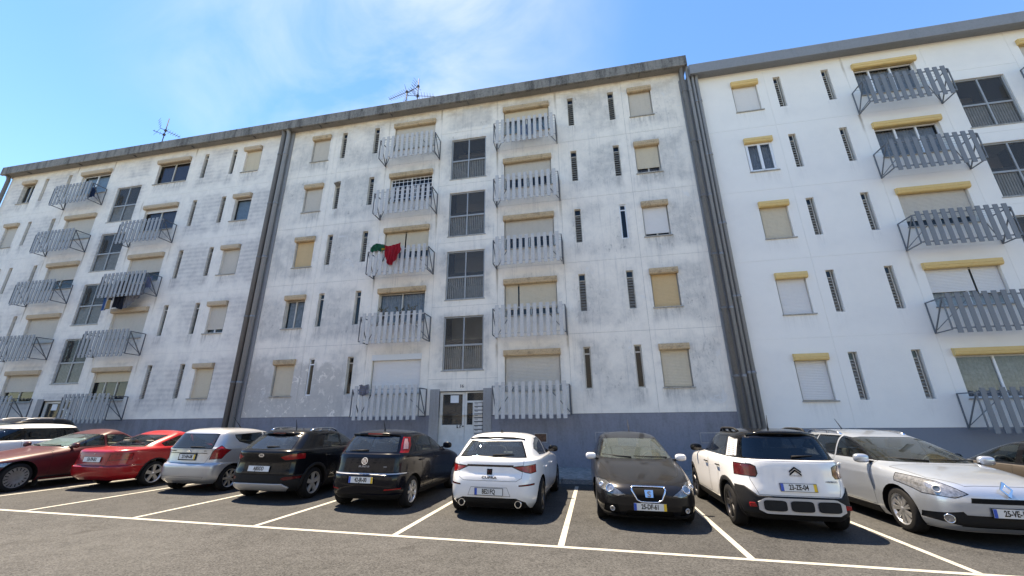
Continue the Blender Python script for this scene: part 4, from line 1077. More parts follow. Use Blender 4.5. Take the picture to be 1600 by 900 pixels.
c.both([[(.98, .34), (2.18, .34), (2.18, .985), (.98, .985)]], 'door', P_white); c.both([[(.94, .34), (.94, .985), (.12, .985), (.30, .7), (.45, .34)]], 'door', P_white)
c.both([[(.42, .17), (2.2, .17), (2.2, .29), (.42, .29)]], 'sill_trim', P_white, ('gap', .004))
c.finish(); c.wheels('five', 'alloy_d', .215, .74); c.interior(1.55, .98)
c.plate('rear', -.0, .47, 'BE21FQ', False)
c.letters('rear', 0, .70, 'CUPRA', .058, M['plastic'], xs=1.55, bold=.001)
c.emblem('rear', 0, .795, lambda b: (ngon(b, [(-.05, -.05), (.05, -.05), (.05, .05), (-.05, .05)], 0, .006), ngon(b, [(-.03, .028), (-.008, .016), (-.02, -.028)], .006, .009, 1), ngon(b, [(.03, .028), (.008, .016), (.02, -.028)], .006, .009, 1), [M['gloss'], M['bar_light']])[-1])
for y in (-.53, .53):
    p, n = c.hit('rear', y, .27); b = NB(); tube(b, [p+Vector((.1, 0, 0)), p+Vector((-.03, 0, 0))], .062, 20, 0); tube(b, [p+Vector((-.02, 0, 0)), p+Vector((-.034, 0, 0))], .048, 20, 1); obj('tailpipe', b, [M['chrome'], M['black']], c.root)
c.mirrors(1.92, 1.0, M['gloss']); c.handles([1.12, .28], .82, P_white); c.wiper('rear', -.02, 1.06, -.42, 1.08); c.fin(.22)
c.spoiler([(-.17, -.56, 1.335), (-.24, -.35, 1.365), (-.26, 0, 1.372), (-.24, .35, 1.365), (-.17, .56, 1.335)], M['gloss'], .018)

# ---- 2 black hatchback, nose out, chrome grille
rows = [(.15, 3.28, -.66, .80), (.26, 3.43, -.78, .86), (.38, 3.47, -.82, .885), (.50, 3.47, -.83, .89), (.60, 3.43, -.82, .89), (.68, 3.33, -.80, .885), (.755, 3.12, -.79, .88), (.83, 2.84, -.78, .87), (.90, 2.55, -.77, .855), (.95, 2.30, -.74, .83),
        (.98, 2.20, -.70, .80), (1.16, 1.68, -.54, .725), (1.32, 1.14, -.36, .645), (1.385, .85, -.24, .57), (1.42, .65, -.08, .46), (1.44, .5, .05, .3), (1.45, .42, .12, .12), (1.452, .4, .15, .01)]
c = Car('hatchback', 'black hatchback parked nose out, with white mirrors and a chrome grille', GR, rows, (5.2, 4.2, 4), (6, 4.8, 4), P_seat, 2.578, .32, .845, .66, 8.18+2.578, -PI/2+.03)
c.arches(.045)
c.cut('front', [[(-.72, .985), (.72, .985), (.58, 1.315), (.42, 1.335), (-.42, 1.335), (-.58, 1.315)]], 'windscreen', M['wglass'], ('glass', .018))
c.cut('rear', [[(-.60, 1.05), (.60, 1.05), (.50, 1.3), (-.50, 1.3)]], 'rear_window', M['cglass'], ('glass', .02))
front_side_windows(c, [[(.92, .99), (2.06, .99), (1.62, 1.15), (1.14, 1.31), (.92, 1.34)], [(.86, 1.02), (.86, 1.34), (.3, 1.32), (-.12, 1.17), (.02, 1.04)]], 'cglass')
c.cut('front', [[(-.26, .645), (.26, .645), (.275, .60), (.20, .455), (.13, .425), (-.13, .425), (-.20, .455), (-.275, .60)]], 'grille', M['black'], ('gap', .006))
c.mirror('front', [[(.36, .52), (.52, .49), (.80, .57), (.86, .64), (.82, .715), (.66, .705)]], 'headlamp', M['lampd'], ('lamp', .008), minn=-.2)
c.cut('front', [[(-.40, .185), (.40, .185), (.36, .29), (-.36, .29)]], 'lower_grille', M['black'], ('raise', -.02))
c.mirror('front', [[(.48, .22), (.74, .24), (.72, .36), (.52, .38)]], 'fog_recess', M['black'], ('raise', -.015), minn=.0)
c.cut('front', [[(-.9, .10), (.9, .10), (.9, .195), (-.9, .195)]], 'front_splitter', M['plastic'], ('gap', .005), minn=.0)
c.cut('top', [[(3.30, -.30), (3.30, .30), (2.96, .60), (2.26, .73), (2.26, -.73), (2.96, -.60)]], 'bonnet', P_seat, ('gap', .006), minn=.2)
c.both([[(.92, .34), (2.06, .34), (2.06, 1.0), (.92, 1.0)]], 'door', P_seat)
c.finish(); c.wheels('pairs', 'alloy', .21, .70); c.interior(1.72, .96, True)
c.plate('front', 0, .355, '25-DF-61', off=.02)
c.emblem('front', 0, .545, lambda b: (ngon(b, [(-.062, -.055), (.062, -.055), (.07, .06), (-.07, .06)], .0, .016), [M['chrome']])[-1])
s_ = c.letters('front', .0, .542, 'S', .12, M['iron'], 'emblem_letter', 1.1, .004); s_.location.x += .02
for sg in (1, -1):
    c.disc('front', sg*.62, .605, .062, M['lampw'], 'headlamp_projector', M['chrome'], .014); c.disc('front', sg*.755, .635, .035, M['lampw'], 'headlamp_projector', M['chrome'], .012); c.disc('front', sg*.60, .305, .035, M['lampw'], 'fog_lamp', M['satin'], .008)
    p = []
b = NB(); pg = [(-.26, .645), (.26, .645), (.275, .60), (.20, .455), (.13, .425), (-.13, .425), (-.20, .455), (-.275, .60), (-.26, .645), (.0, .645)]; pts = []
for (ya, za), (yb, zb_) in zip(pg, pg[1:]):
    for t in (0, .34, .67): pts.append(c.hit('front', ya+(yb-ya)*t, za+(zb_-za)*t, .006)[0])
tube(b, pts, .014, 6); obj('grille_surround', b, M['chrome'], c.root)
c.mirrors(1.92, .95, P_white, .92); c.aerial(.0, .12, .30, .22)
c.wiper('front', .6, 1.0, -.05, 1.02); c.wiper('front', -.1, 1.0, -.66, 1.03)

# ---- 3 white crossover with black roof
rows = [(.22, 3.25, -.60, .80), (.32, 3.36, -.70, .86), (.48, 3.40, -.745, .88), (.62, 3.41, -.745, .885), (.76, 3.40, -.73, .885), (.88, 3.33, -.72, .885), (.98, 3.1, -.715, .88), (1.05, 2.6, -.705, .86), (1.10, 2.16, -.69, .835),
        (1.13, 2.06, -.655, .805), (1.32, 1.70, -.56, .735), (1.46, 1.36, -.47, .675), (1.515, 1.15, -.40, .62), (1.555, .95, -.28, .53), (1.58, .75, -.1, .40), (1.595, .6, .1, .2), (1.598, .5, .2, .01)]
c = Car('crossover', 'white crossover with black roof and pillars and big dark red tail lamps', GR, rows, (5.2, 4.2, 4.4), (6, 4.8, 4.4), P_white, 2.604, .335, .86, 2.98, 8.22, PI/2+.0)
c.arches(.045, .075)
c.cut('rear', [[(-.72, 1.125), (.72, 1.125), (.655, 1.37), (.60, 1.46), (-.60, 1.46), (-.655, 1.37)]], 'rear_window', M['dglass'], ('glass', .025), minn=.0)
front_side_windows(c, [[(1.02, 1.13), (2.0, 1.13), (1.70, 1.31), (1.35, 1.445), (1.02, 1.475)], [(.96, 1.13), (.96, 1.475), (.20, 1.47), (.10, 1.13)]], 'mglass')
c.both([[(.03, 1.12), (.10, 1.455), (-.28, 1.42), (-.36, 1.14)]], 'quarter_louvre_panel', P_white, ('gap', .01), minn=.0)
c.zsplit(1.115, 3, 'roof', M['gloss'])
c.mirror('rear', [[(.55, .90), (.58, .85), (.96, .85), (.96, 1.055), (.62, 1.04), (.56, 1.01)]], 'tail_lamp', M['red_d'], ('lamp', .02), minn=-.25)
c.cut('rear', [[(-.80, .30), (.80, .30), (.80, .58), (-.80, .58)], [(.60, .58), (1., .58), (1., .70), (.74, .70)], [(-.60, .58), (-1., .58), (-1., .70), (-.74, .70)], [(.80, .30), (1., .30), (1., .58), (.80, .58)], [(-.80, .30), (-1., .30), (-1., .58), (-.80, .58)]], 'rear_bumper', M['plastic'], ('raise', .012), minn=.12)
c.both([[(.42, .1), (2.18, .1), (2.18, .36), (.42, .36)]], 'sill_trim', M['plastic'], ('raise', .006), minn=-.5)
c.zsplit(.1, .33, 'lower_bumper', M['plastic'])
c.cut('front', [[(-.69, 1.14), (.69, 1.14), (.58, 1.45), (-.58, 1.45)]], 'windscreen', M['wglass'], ('glass', .02))
c.cut('rear', [[(-.58, .59), (.58, .59), (.66, .80), (.68, 1.10), (-.68, 1.10), (-.66, .80)]], 'tailgate', P_white, ('gap', .006))
c.both([[(1.04, .38), (2.2, .38), (2.2, 1.10), (1.04, 1.10)]], 'door', P_white); c.both([[(1.0, .38), (1.0, 1.10), (.12, 1.10), (.12, .86), (.5, .5), (.55, .38)]], 'door', P_white)
c.finish(); c.wheels('five', 'alloy_d', .215, .70); c.interior(1.6, 1.05)
b = NB(); N2 = 24; W2 = .62
xs_ = []
for i in range(N2+1):
    y = -W2+2*W2*i/N2; p, _ = c.hit('rear', max(-.58, min(.58, y)), .44); xs_.append((p.x-.022, y))
for (xa, ya), (xb, yb) in zip(xs_, xs_[1:]):
    zt_ = lambda y: .555-.07*max(0, (abs(y)-.5)/.12); zb_ = lambda y: .325+.05*max(0, (abs(y)-.52)/.1)
    quad(b, [(xa, ya, zb_(ya)), (xb, yb, zb_(yb)), (xb, yb, zt_(yb)), (xa, ya, zt_(ya))]); quad(b, [(xa, ya, zt_(ya)), (xb, yb, zt_(yb)), (xb+.04, yb, zt_(yb)+.004), (xa+.04, ya, zt_(ya)+.004)]); quad(b, [(xa+.04, ya, zb_(ya)), (xb+.04, yb, zb_(yb)), (xb, yb, zb_(yb)), (xa, ya, zb_(ya))])
fixn(b); sk = obj('skid_plate', b, M['satin'], c.root)
for k in range(3):
    b = NB(); cx = (k-1)*.385; ring = []
    for i in range(28):
        a = 2*PI*i/28; e_ = lambda t, q: math.copysign(abs(t)**.4, t)*q
        y, z = cx+e_(math.cos(a), .165), .445+e_(math.sin(a), .078); p, _ = c.hit('rear', y, .44); ring.append(b.verts.new((p.x-.036, y, z)))
    b.faces.new(ring); fixn(b); obj('skid_insert', b, M['plastic'], sk)
for y in (.66, -.64):
    p, n = c.hit('rear', y, .44, .018); b = NB(); box(b, p.x-.012, p.x+.02, p.y-.065, p.y+.065, .405, .47, bev=.01); obj('reflector', b, M['red'], c.root)
c.plate('rear', .0, .715, '23-ZE-04')
def chev(b):
    for d in (0, -.042):
        ngon(b, [(-.085, -.02+d), (0, .045+d), (.085, -.02+d), (.085, -.045+d), (0, .018+d), (-.085, -.045+d)][:3]+[(0, .018+d)], .0, .012)
        ngon(b, [(-.085, -.02+d), (0, .045+d), (0, .02+d), (-.085, -.045+d)], .001, .012); ngon(b, [(.085, -.02+d), (.085, -.045+d), (0, .02+d), (0, .045+d)], .001, .012)
    return [M['plastic']]
c.emblem('rear', .0, .975, chev)
c.letters('rear', 0, .885, 'CITROEN', .034, M['satin'], xs=1.3); c.letters('rear', -.47, .805, 'C3 AIRCROSS', .036, M['iron'], xs=1.05)
c.mirrors(1.98, 1.09, M['gloss'], 1.05); c.handles([1.16, .34], .93, M['plastic'])
c.rails(-.05, 1.05, .58, M['plastic'], .06); c.aerial(.0, .02, .24, .03); c.wiper('rear', -.02, 1.16, -.34, 1.18)
c.spoiler([(-.36, -.54, 1.49), (-.43, -.3, 1.525), (-.45, 0, 1.53), (-.43, .3, 1.525), (-.36, .54, 1.49)], M['gloss'], .03)
for sg in ('left', 'right'):      # white louvre ribs on the rear quarter
    b = NB()
    for k in range(9):
        z = 1.16+k*.032; p, n = c.hit(sg, -.04+.006*k, z, .004); q, n2 = c.hit(sg, -.29+.008*k, z-.006, .004); beam(b, p, q, .006, .010)
    obj('louvre_rib', b, M['iron'], c.root)

# ---- 4 silver estate, nose out, right-hand side of the frame
rows = [(.17, 3.40, -.80, .82), (.28, 3.52, -.94, .88), (.44, 3.56, -.985, .895), (.56, 3.57, -.985, .90), (.68, 3.54, -.97, .90), (.76, 3.47, -.96, .90), (.82, 3.34, -.955, .893), (.875, 3.12, -.95, .885), (.92, 2.85, -.94, .87), (.955, 2.58, -.92, .85),
        (.985, 2.46, -.90, .825), (1.16, 1.96, -.83, .755), (1.32, 1.42, -.71, .675), (1.39, 1.10, -.62, .60), (1.43, .82, -.5, .50), (1.45, .62, -.3, .36), (1.462, .45, -.1, .18), (1.465, .3, 0, .01)]
c = Car('estate_car', 'silver estate car parked nose out, with chrome diamond badge and roof rails', GR, rows, (5.2, 4.2, 4.2), (6, 4.8, 4.5), P_silver2, 2.70, .318, .86, 5.60, 8.28+2.74, -PI/2-.0); c.root.scale = (1, 1, 1.02)
c.arches(.045)
c.cut('front', [[(-.74, .985), (.74, .985), (.60, 1.32), (.42, 1.345), (-.42, 1.345), (-.60, 1.32)]], 'windscreen', M['xglass'], ('glass', .018))
c.cut('rear', [[(-.60, 1.0), (.60, 1.0), (.50, 1.3), (-.50, 1.3)]], 'rear_window', M['cglass'], ('glass', .02))
front_side_windows(c, [[(1.05, .99), (2.26, .99), (1.86, 1.15), (1.38, 1.31), (1.05, 1.355)], [(1.0, .99), (1.0, 1.355), (.25, 1.355), (.18, 1.03)], [(.13, 1.03), (.2, 1.35), (-.42, 1.30), (-.52, 1.06)]], 'cglass')
c.mirror('front', [[(.44, .665), (.60, .60), (.80, .62), (.95, .86), (.88, .875), (.64, .80)]], 'headlamp', M['lampw'], ('lamp', .008), minn=-.55)
c.cut('front', [[(-.46, .555), (.46, .555), (.44, .62), (-.44, .62)]], 'grille', M['black'], ('gap', .01))
c.cut('front', [[(-.58, .24), (.58, .24), (.56, .40), (-.56, .40)], [(.58, .25), (.82, .30), (.82, .38), (.56, .44), (.5, .36)], [(-.58, .25), (-.82, .30), (-.82, .38), (-.56, .44), (-.5, .36)]], 'lower_grille', M['plastic'], ('raise', -.012), minn=.0)
c.cut('front', [[(-.95, .1), (.95, .1), (.95, .19), (-.95, .19)]], 'front_lip', M['satin'], ('gap', .004), minn=-.3)
c.cut('top', [[(3.46, -.42), (3.46, .42), (3.15, .68), (2.52, .77), (2.52, -.77), (3.15, -.68)]], 'bonnet', P_silver2, ('gap', .006), minn=.15)
c.both([[(1.04, .30), (2.18, .30), (2.18, .99), (1.04, .99)]], 'door', P_silver2); c.both([[(1.0, .30), (1.0, .99), (.14, .99), (.2, .7), (.46, .42), (.5, .30)]], 'door', P_silver2)
c.both([[(.45, .16), (2.2, .16), (2.2, .285), (.45, .285)]], 'sill_trim', M['plastic'], ('raise', .006), minn=-.5)
c.zsplit(1.405, 3, 'roof', P_silver2, ('gap', .005))
c.finish(); c.wheels('multi', 'alloy', .205, .70); c.interior(1.95, .95)
c.plate('front', 0, .445, '25-VE-18', False, off=.02)
c.emblem('front', 0, .715, lambda b: ([ngon(b, [(0, .105), (.028, .08), (-.052, .0), (-.075, 0)], 0, .02), ngon(b, [(0, .105), (.075, 0), (.05, .0), (-.0, .07)], .001, .021), ngon(b, [(0, -.105), (-.075, 0), (-.05, .0), (.0, -.07)], .002, .02), ngon(b, [(0, -.105), (.075, 0), (.052, 0), (-.028, -.08)], .003, .021)], [M['chrome']])[-1], tilt=.35, off=.03)
for sg in (1, -1):
    c.disc('front', sg*.68, .335, .055, M['lampw'], 'fog_lamp', M['chrome'], .014); c.disc('front', sg*.70, .70, .045, M['lampd'], 'headlamp_projector', M['satin'], .006)
c.mirrors(2.12, .955, P_silver2, 1.05); c.handles([1.18, .32], .84, M['chrome'])
c.rails(-.5, .95, .60, M['chrome'], .05); c.aerial(-.35, .1, .24, .22); c.wiper('front', .66, 1.0, -.05, 1.02); c.wiper('front', -.1, 1.0, -.68, 1.03)

# ---- 5 black supermini with pillar lamps
rows = [(.2, 3.2, -.5, .76), (.3, 3.33, -.61, .82), (.42, 3.37, -.655, .84), (.56, 3.38, -.665, .845), (.645, 3.36, -.655, .845), (.675, 3.34, -.62, .845), (.78, 3.25, -.60, .843), (.88, 2.95, -.585, .838), (.97, 2.45, -.565, .825), (1.02, 2.12, -.545, .805),
        (1.05, 2.03, -.515, .785), (1.25, 1.52, -.37, .715), (1.37, 1.12, -.26, .65), (1.42, .9, -.19, .585), (1.455, .7, -.04, .46), (1.475, .5, .12, .28), (1.485, .42, .18, .12), (1.487, .4, .2, .01)]
c = Car('hatchback', 'black small hatchback with tall lamps beside its rear window and yellow-ended plate', GR, rows, (5.2, 4.2, 4), (6, 4.8, 4.2), P_navy, 2.51, .30, .805, -4.43, 8.25, PI/2-.01)
c.arches(.045)
c.cut('rear', [[(-.61, 1.055), (.61, 1.055), (.545, 1.36), (-.545, 1.36)]], 'rear_window', M['bglass'], ('glass', .02))
c.mirror('rear', [[(.665, 1.12), (.715, 1.12), (.69, 1.22), (.645, 1.32), (.615, 1.32)]], 'lamp_lens', M['pinkl'], ('plain',), minn=-.1, dmax=.8)
c.mirror('rear', [[(.635, 1.05), (.745, 1.04), (.715, 1.2), (.655, 1.355), (.575, 1.36)]], 'tail_lamp', M['red'], ('lamp', .005), minn=-.1, dmax=.8)
front_side_windows(c, [[(.97, 1.04), (1.98, 1.05), (1.6, 1.2), (1.15, 1.345), (.97, 1.375)], [(.92, 1.04), (.92, 1.375), (.34, 1.36), (.10, 1.2), (.12, 1.06)]], 'mglass')
c.cut('front', [[(-.66, 1.07), (.66, 1.07), (.56, 1.36), (-.56, 1.36)]], 'windscreen', M['wglass'], ('glass', .02))
c.cut('rear', [[(-.86, .665), (.86, .665), (.86, .685), (-.86, .685)]], 'bumper_edge', M['satin'], ('plain',), minn=.0)
c.cut('rear', [[(-.63, .69), (.63, .69), (.68, .86), (.66, 1.03), (-.66, 1.03), (-.68, .86)]], 'tailgate', P_navy, ('gap', .006))
c.cut('rear', [[(-.30, .50), (.30, .50), (.30, .63), (-.30, .63)]], 'plate_recess', M['gloss'], ('raise', -.01))
c.mirror('rear', [[(.46, .375), (.75, .385), (.75, .425), (.50, .42)]], 'reflector', M['red'], ('lamp', .006), minn=.0)
c.zsplit(.1, .30, 'lower_bumper', M['plastic'])
c.both([[(1.0, .32), (2.14, .32), (2.14, 1.02), (1.0, 1.02)]], 'door', P_navy); c.both([[(.96, .32), (.96, 1.02), (.1, 1.02), (.14, .75), (.42, .45), (.45, .32)]], 'door', P_navy)
c.finish(); c.wheels('seven', 'alloy', .195, .70); c.interior(1.55, 1.0, rear=True)
c.plate('rear', 0, .565, '42-JR-00', off=.012)
c.emblem('rear', 0, .90, lambda b: (ngon(b, circ(.068), 0, .012), ngon(b, circ(.052), .012, .015, 1), [ngon(b, [(x-.007, -.035), (x+.007, -.035), (x+.007, .035), (x-.007, .035)], .015, .019, 0) for x in (-.026, 0, .026)], [M['chrome'], M['red_d']])[-1])
c.letters('rear', .0, .80, 'PUNTO', .045, M['satin'], xs=1.5); c.letters('rear', -.45, .80, 'EVO', .035, M['satin'])
c.mirrors(1.9, 1.03, P_navy); c.handles([1.14, .30], .88, P_navy); c.aerial(.1, 0, .21, .09); c.wiper('rear', .0, 1.09, .42, 1.075)
c.spoiler([(-.2, -.54, 1.385), (-.26, -.3, 1.405), (-.27, 0, 1.41), (-.26, .3, 1.405), (-.2, .54, 1.385)], P_navy, .022)
b = NB(); p, n = c.hit('rear', 0, 1.395); box(b, -.30, -.285, -.16, .16, 1.395, 1.42); obj('brake_lamp', b, M['red'], c.root)

# ---- 6 black crossover with silver skid plate
rows = [(.2, 3.22, -.56, .80), (.3, 3.35, -.69, .86), (.42, 3.39, -.74, .88), (.56, 3.40, -.745, .885), (.68, 3.39, -.72, .885), (.80, 3.32, -.71, .885), (.90, 3.1, -.72, .88), (.97, 2.65, -.72, .865), (1.02, 2.2, -.70, .845),
        (1.05, 2.10, -.65, .81), (1.22, 1.72, -.42, .735), (1.36, 1.35, -.22, .665), (1.41, 1.12, -.14, .60), (1.445, .92, -.02, .50), (1.465, .72, .12, .36), (1.478, .55, .22, .18), (1.48, .45, .3, .01)]
c = Car('crossover', 'black crossover with a silver skid plate and silver-topped roof rails', GR, rows, (5.2, 4.2, 4.2), (6, 4.8, 4.2), P_black, 2.58, .325, .85, -6.97, 8.62, PI/2+.01)
c.arches(.045, .06)
c.cut('rear', [[(-.62, 1.045), (.62, 1.045), (.56, 1.2), (.525, 1.32), (-.525, 1.32), (-.56, 1.2)]], 'rear_window', M['bglass'], ('glass', .025))
front_side_windows(c, [[(1.0, 1.04), (2.04, 1.04), (1.66, 1.22), (1.3, 1.335), (1.0, 1.365)], [(.95, 1.04), (.95, 1.365), (.42, 1.345), (.22, 1.06)]], 'mglass')
c.cut('front', [[(-.67, 1.07), (.67, 1.07), (.57, 1.35), (-.57, 1.35)]], 'windscreen', M['wglass'], ('glass', .02))
c.mirror('rear', [[(.44, .90), (.56, .83), (.93, .86), (.95, .99), (.62, .96)]], 'tail_lamp', M['red'], ('lamp', .008), minn=-.3)
c.mirror('rear', [[(.52, .47), (.60, .43), (.84, .46), (.84, .52), (.60, .52)]], 'reflector', M['red_d'], ('lamp', .006), minn=-.1)
c.cut('rear', [[(-.60, .225), (.60, .225), (.68, .30), (.58, .375), (-.58, .375), (-.68, .30)]], 'skid_plate', M['satin'], ('raise', .02), minn=.0)
c.zsplit(.1, .54, 'lower_bumper', M['plastic'], x0=-2, x1=.5)
c.both([[(.42, .1), (2.18, .1), (2.18, .36), (.42, .36)]], 'sill_trim', M['plastic'], ('raise', .006), minn=-.5)
c.cut('rear', [[(-.62, .56), (.62, .56), (.66, .78), (.66, 1.02), (-.66, 1.02), (-.66, .78)]], 'tailgate', P_black, ('gap', .006))
c.both([[(1.04, .38), (2.2, .38), (2.2, 1.02), (1.04, 1.02)]], 'door', P_black); c.both([[(1.0, .38), (1.0, 1.02), (.2, 1.02), (.14, .8), (.46, .48), (.5, .38)]], 'door', P_black)
c.finish(); c.wheels('five', 'steel', .205, .70); c.interior(1.6, 1.0)
c.plate('rear', 0, .665, 'AJ83DD', False, blue=False, off=.016)
c.emblem('rear', 0, .93, lambda b: (ngon(b, circ(.07, 24, 0, 0, .55), 0, .012), [M['chrome']])[-1]); t_ = c.letters('rear', 0, .93, 'KIA', .05, M['plastic'], 'emblem_letter'); t_.location.x -= .012
c.mirrors(1.98, 1.02, P_black); c.handles([1.16, .36], .88, P_black); c.rails(.05, 1.15, .56, M['chrome'], .055); c.aerial(.25, 0, .20, .06); c.wiper('rear', .0, 1.09, -.30, 1.10)
c.spoiler([(-.17, -.50, 1.345), (-.25, -.3, 1.37), (-.27, 0, 1.375), (-.25, .3, 1.37), (-.17, .50, 1.345)], P_black, .03)
b = NB(); box(b, -.305, -.27, -.16, .16, 1.365, 1.39); obj('brake_lamp', b, M['red_d'], c.root)

# ---- 7 silver three-door supermini
rows = [(.2, 2.92, -.46, .76), (.3, 3.02, -.58, .82), (.42, 3.06, -.615, .832), (.56, 3.06, -.62, .835), (.635, 3.03, -.60, .835), (.66, 3.02, -.56, .832), (.78, 2.9, -.54, .83), (.9, 2.55, -.53, .822), (.98, 2.1, -.525, .81),
        (1.02, 2.02, -.50, .79), (1.2, 1.66, -.405, .735), (1.34, 1.28, -.315, .675), (1.385, 1.08, -.25, .615), (1.42, .88, -.13, .51), (1.44, .68, .02, .36), (1.452, .55, .12, .18), (1.455, .45, .2, .01)]
c = Car('hatchback', 'silver three-door small hatchback with kicked-up rear side windows and thin bent aerial', GR, rows, (5.2, 4.2, 4.2), (7, 6, 5.5), P_silver, 2.315, .29, .80, -9.42, 8.98, PI/2+.0)
c.arches(.05)
c.cut('rear', [[(-.60, .98), (.60, .98), (.545, 1.325), (-.545, 1.325)]], 'rear_window', M['bglass'], ('glass', .02))
front_side_windows(c, [[(.95, .92), (1.98, 1.01), (1.62, 1.2), (1.3, 1.31), (.95, 1.335)], [(.88, .94), (.88, 1.335), (.0, 1.30), (.02, 1.22), (.12, 1.12)]], 'mglass')
c.cut('front', [[(-.66, 1.04), (.66, 1.04), (.58, 1.33), (-.58, 1.33)]], 'windscreen', M['wglass'], ('glass', .02))
c.mirror('rear', [[(.52, .74), (.76, .75), (.80, .95), (.70, 1.06), (.645, 1.06), (.62, .92)]], 'tail_lamp', M['red'], ('lamp', .008), minn=-.3, dmax=.5)
c.cut('rear', [[(-.52, .66), (.52, .66), (.60, .84), (.63, .965), (-.63, .965), (-.60, .84)]], 'tailgate', P_silver, ('gap', .006))
c.cut('rear', [[(-.56, .32), (.56, .32), (.60, .37), (-.60, .37)]], 'bumper_strip', P_silver, ('gap', .005))
c.both([[(.92, .28), (2.06, .28), (2.06, .98), (.92, .93)]], 'door', P_silver)
c.finish(); c.wheels('seven', 'alloy', .19, .72); c.interior(1.5, .95)
c.plate('rear', 0, .80, '27-HH-08', blue=False, holder=True, off=.016, w_=.46)
b = NB(); p, n = c.hit('rear', 0, .89, .004); beam(b, (p.x, -.53, .885), (p.x, .53, .885), .008, .012); obj('tailgate_trim', b, M['gap'], c.root)
c.letters('rear', .45, .93, 'CITROEN', .034, M['iron']); c.letters('rear', -.45, .93, 'C2', .05, M['iron'])
c.mirrors(1.82, .99, M['plastic']); c.aerial(.85, 0, .30, .30); c.wiper('rear', .0, 1.01, -.40, 1.02)
c.emblem('rear', 0, .93, lambda b: (ngon(b, [(-.06, -.02), (0, .03), (.06, -.02), (0, .008)][:3], 0, .01), [M['chrome']])[-1])

# ---- 8 red two-door saloon
rows = [(.22, 3.28, -.82, .76), (.32, 3.40, -.95, .82), (.44, 3.43, -.985, .84), (.53, 3.43, -.99, .845), (.565, 3.42, -.955, .845), (.68, 3.3, -.94, .845), (.76, 3.0, -.93, .842), (.83, 2.6, -.92, .835), (.885, 2.1, -.905, .82), (.925, 1.95, -.84, .80),
        (.95, 1.88, -.42, .775), (1.08, 1.55, -.06, .71), (1.21, 1.2, .32, .645), (1.27, 1.0, .50, .585), (1.31, .88, .60, .48), (1.335, .82, .66, .32), (1.345, .78, .69, .15), (1.347, .75, .7, .01)]
c = Car('saloon_car', 'bright red two-door saloon seen from its boot with silver five-spoke wheels', GR, rows, (5.2, 4.2, 4.2), (6, 4.8, 4.2), P_red, 2.62, .30, .825, -11.86, 9.12, PI/2+.01)
c.arches(.06, .03, mats='plastic')
c.cut('rear', [[(-.60, .965), (.60, .965), (.50, 1.235), (-.50, 1.235)]], 'rear_window', M['cglass'], ('glass', .02))
front_side_windows(c, [[(1.02, .95), (1.82, .95), (1.5, 1.09), (1.2, 1.19), (1.02, 1.225)], [(.97, .95), (.97, 1.225), (.62, 1.22), (.10, 1.04), (.16, .96)]], 'cglass')
c.cut('front', [[(-.62, .98), (.62, .98), (.54, 1.23), (-.54, 1.23)]], 'windscreen', M['wglass'], ('glass', .02))
c.mirror('rear', [[(.46, .68), (.84, .69), (.84, .84), (.46, .835)]], 'tail_lamp', M['red'], ('lamp', .006), minn=-.2)
c.cut('rear', [[(-.44, .57), (.44, .57), (.46, .86), (-.46, .86)]], 'boot_lid', P_red, ('gap', .006))
c.cut('top', [[(-.86, -.6), (-.44, -.58), (-.44, .58), (-.86, .6)]], 'boot_top', P_red, ('gap', .006), minn=.3)
c.zsplit(.55, .562, 'bumper_strip', M['gap'], x0=-2, x1=-.2)
c.both([[(.98, .3), (2.1, .3), (2.1, .93), (.98, .93)]], 'door', P_red)
c.finish(); c.wheels('five', 'alloy', .195, .74); c.interior(1.45, .90, True)
c.plate('rear', 0, .70, '53-79-EU', False, blue=False, off=.012)
c.letters('rear', 0, .815, 'H', .05, M['satin'], 'emblem'); c.mirrors(1.72, .93, P_red); c.handles([1.14], .78, P_red)

# ---- 9 maroon saloon, nose out
rows = [(.2, 3.33, -.86, .78), (.3, 3.46, -.98, .83), (.42, 3.50, -1.02, .845), (.53, 3.49, -1.02, .85), (.61, 3.44, -1.0, .85), (.69, 3.30, -.98, .848), (.755, 3.0, -.97, .842), (.82, 2.6, -.96, .835), (.875, 2.2, -.94, .82), (.915, 1.98, -.88, .80),
        (.94, 1.90, -.42, .775), (1.08, 1.46, -.1, .70), (1.22, 1.02, .2, .635), (1.28, .82, .34, .575), (1.325, .66, .42, .46), (1.35, .58, .48, .3), (1.36, .55, .5, .12), (1.362, .53, .51, .01)]
c = Car('saloon_car', 'faded maroon four-door saloon parked nose out with a sky-blue windscreen', GR, rows, (5.2, 4.2, 4.2), (6, 4.8, 4.2), P_maroon, 2.62, .31, .815, -13.98, 7.62+2.62, -PI/2-.0)
c.arches(.06, .0)
c.cut('front', [[(-.66, .955), (.66, .955), (.535, 1.235), (-.535, 1.235)]], 'windscreen', M['wglass'], ('glass', .018))
c.cut('rear', [[(-.60, .965), (.60, .965), (.50, 1.235), (-.50, 1.235)]], 'rear_window', M['cglass'], ('glass', .02))
front_side_windows(c, [[(.90, .935), (1.82, .935), (1.42, 1.08), (1.02, 1.205), (.90, 1.225)], [(.84, .935), (.84, 1.225), (.40, 1.22), (.02, 1.06), (.1, .945)]], 'cglass')
c.mirror('front', [[(.42, .55), (.82, .56), (.82, .66), (.42, .655)]], 'headlamp', M['lampw'], ('lamp', .008), minn=-.2)
c.cut('front', [[(-.38, .56), (.38, .56), (.38, .65), (-.38, .65)]], 'grille', M['black'], ('gap', .008))
c.cut('top', [[(3.32, -.6), (3.32, .6), (2.6, .70), (2.0, .72), (2.0, -.72), (2.6, -.70)]], 'bonnet', P_maroon, ('gap', .006), minn=.2)
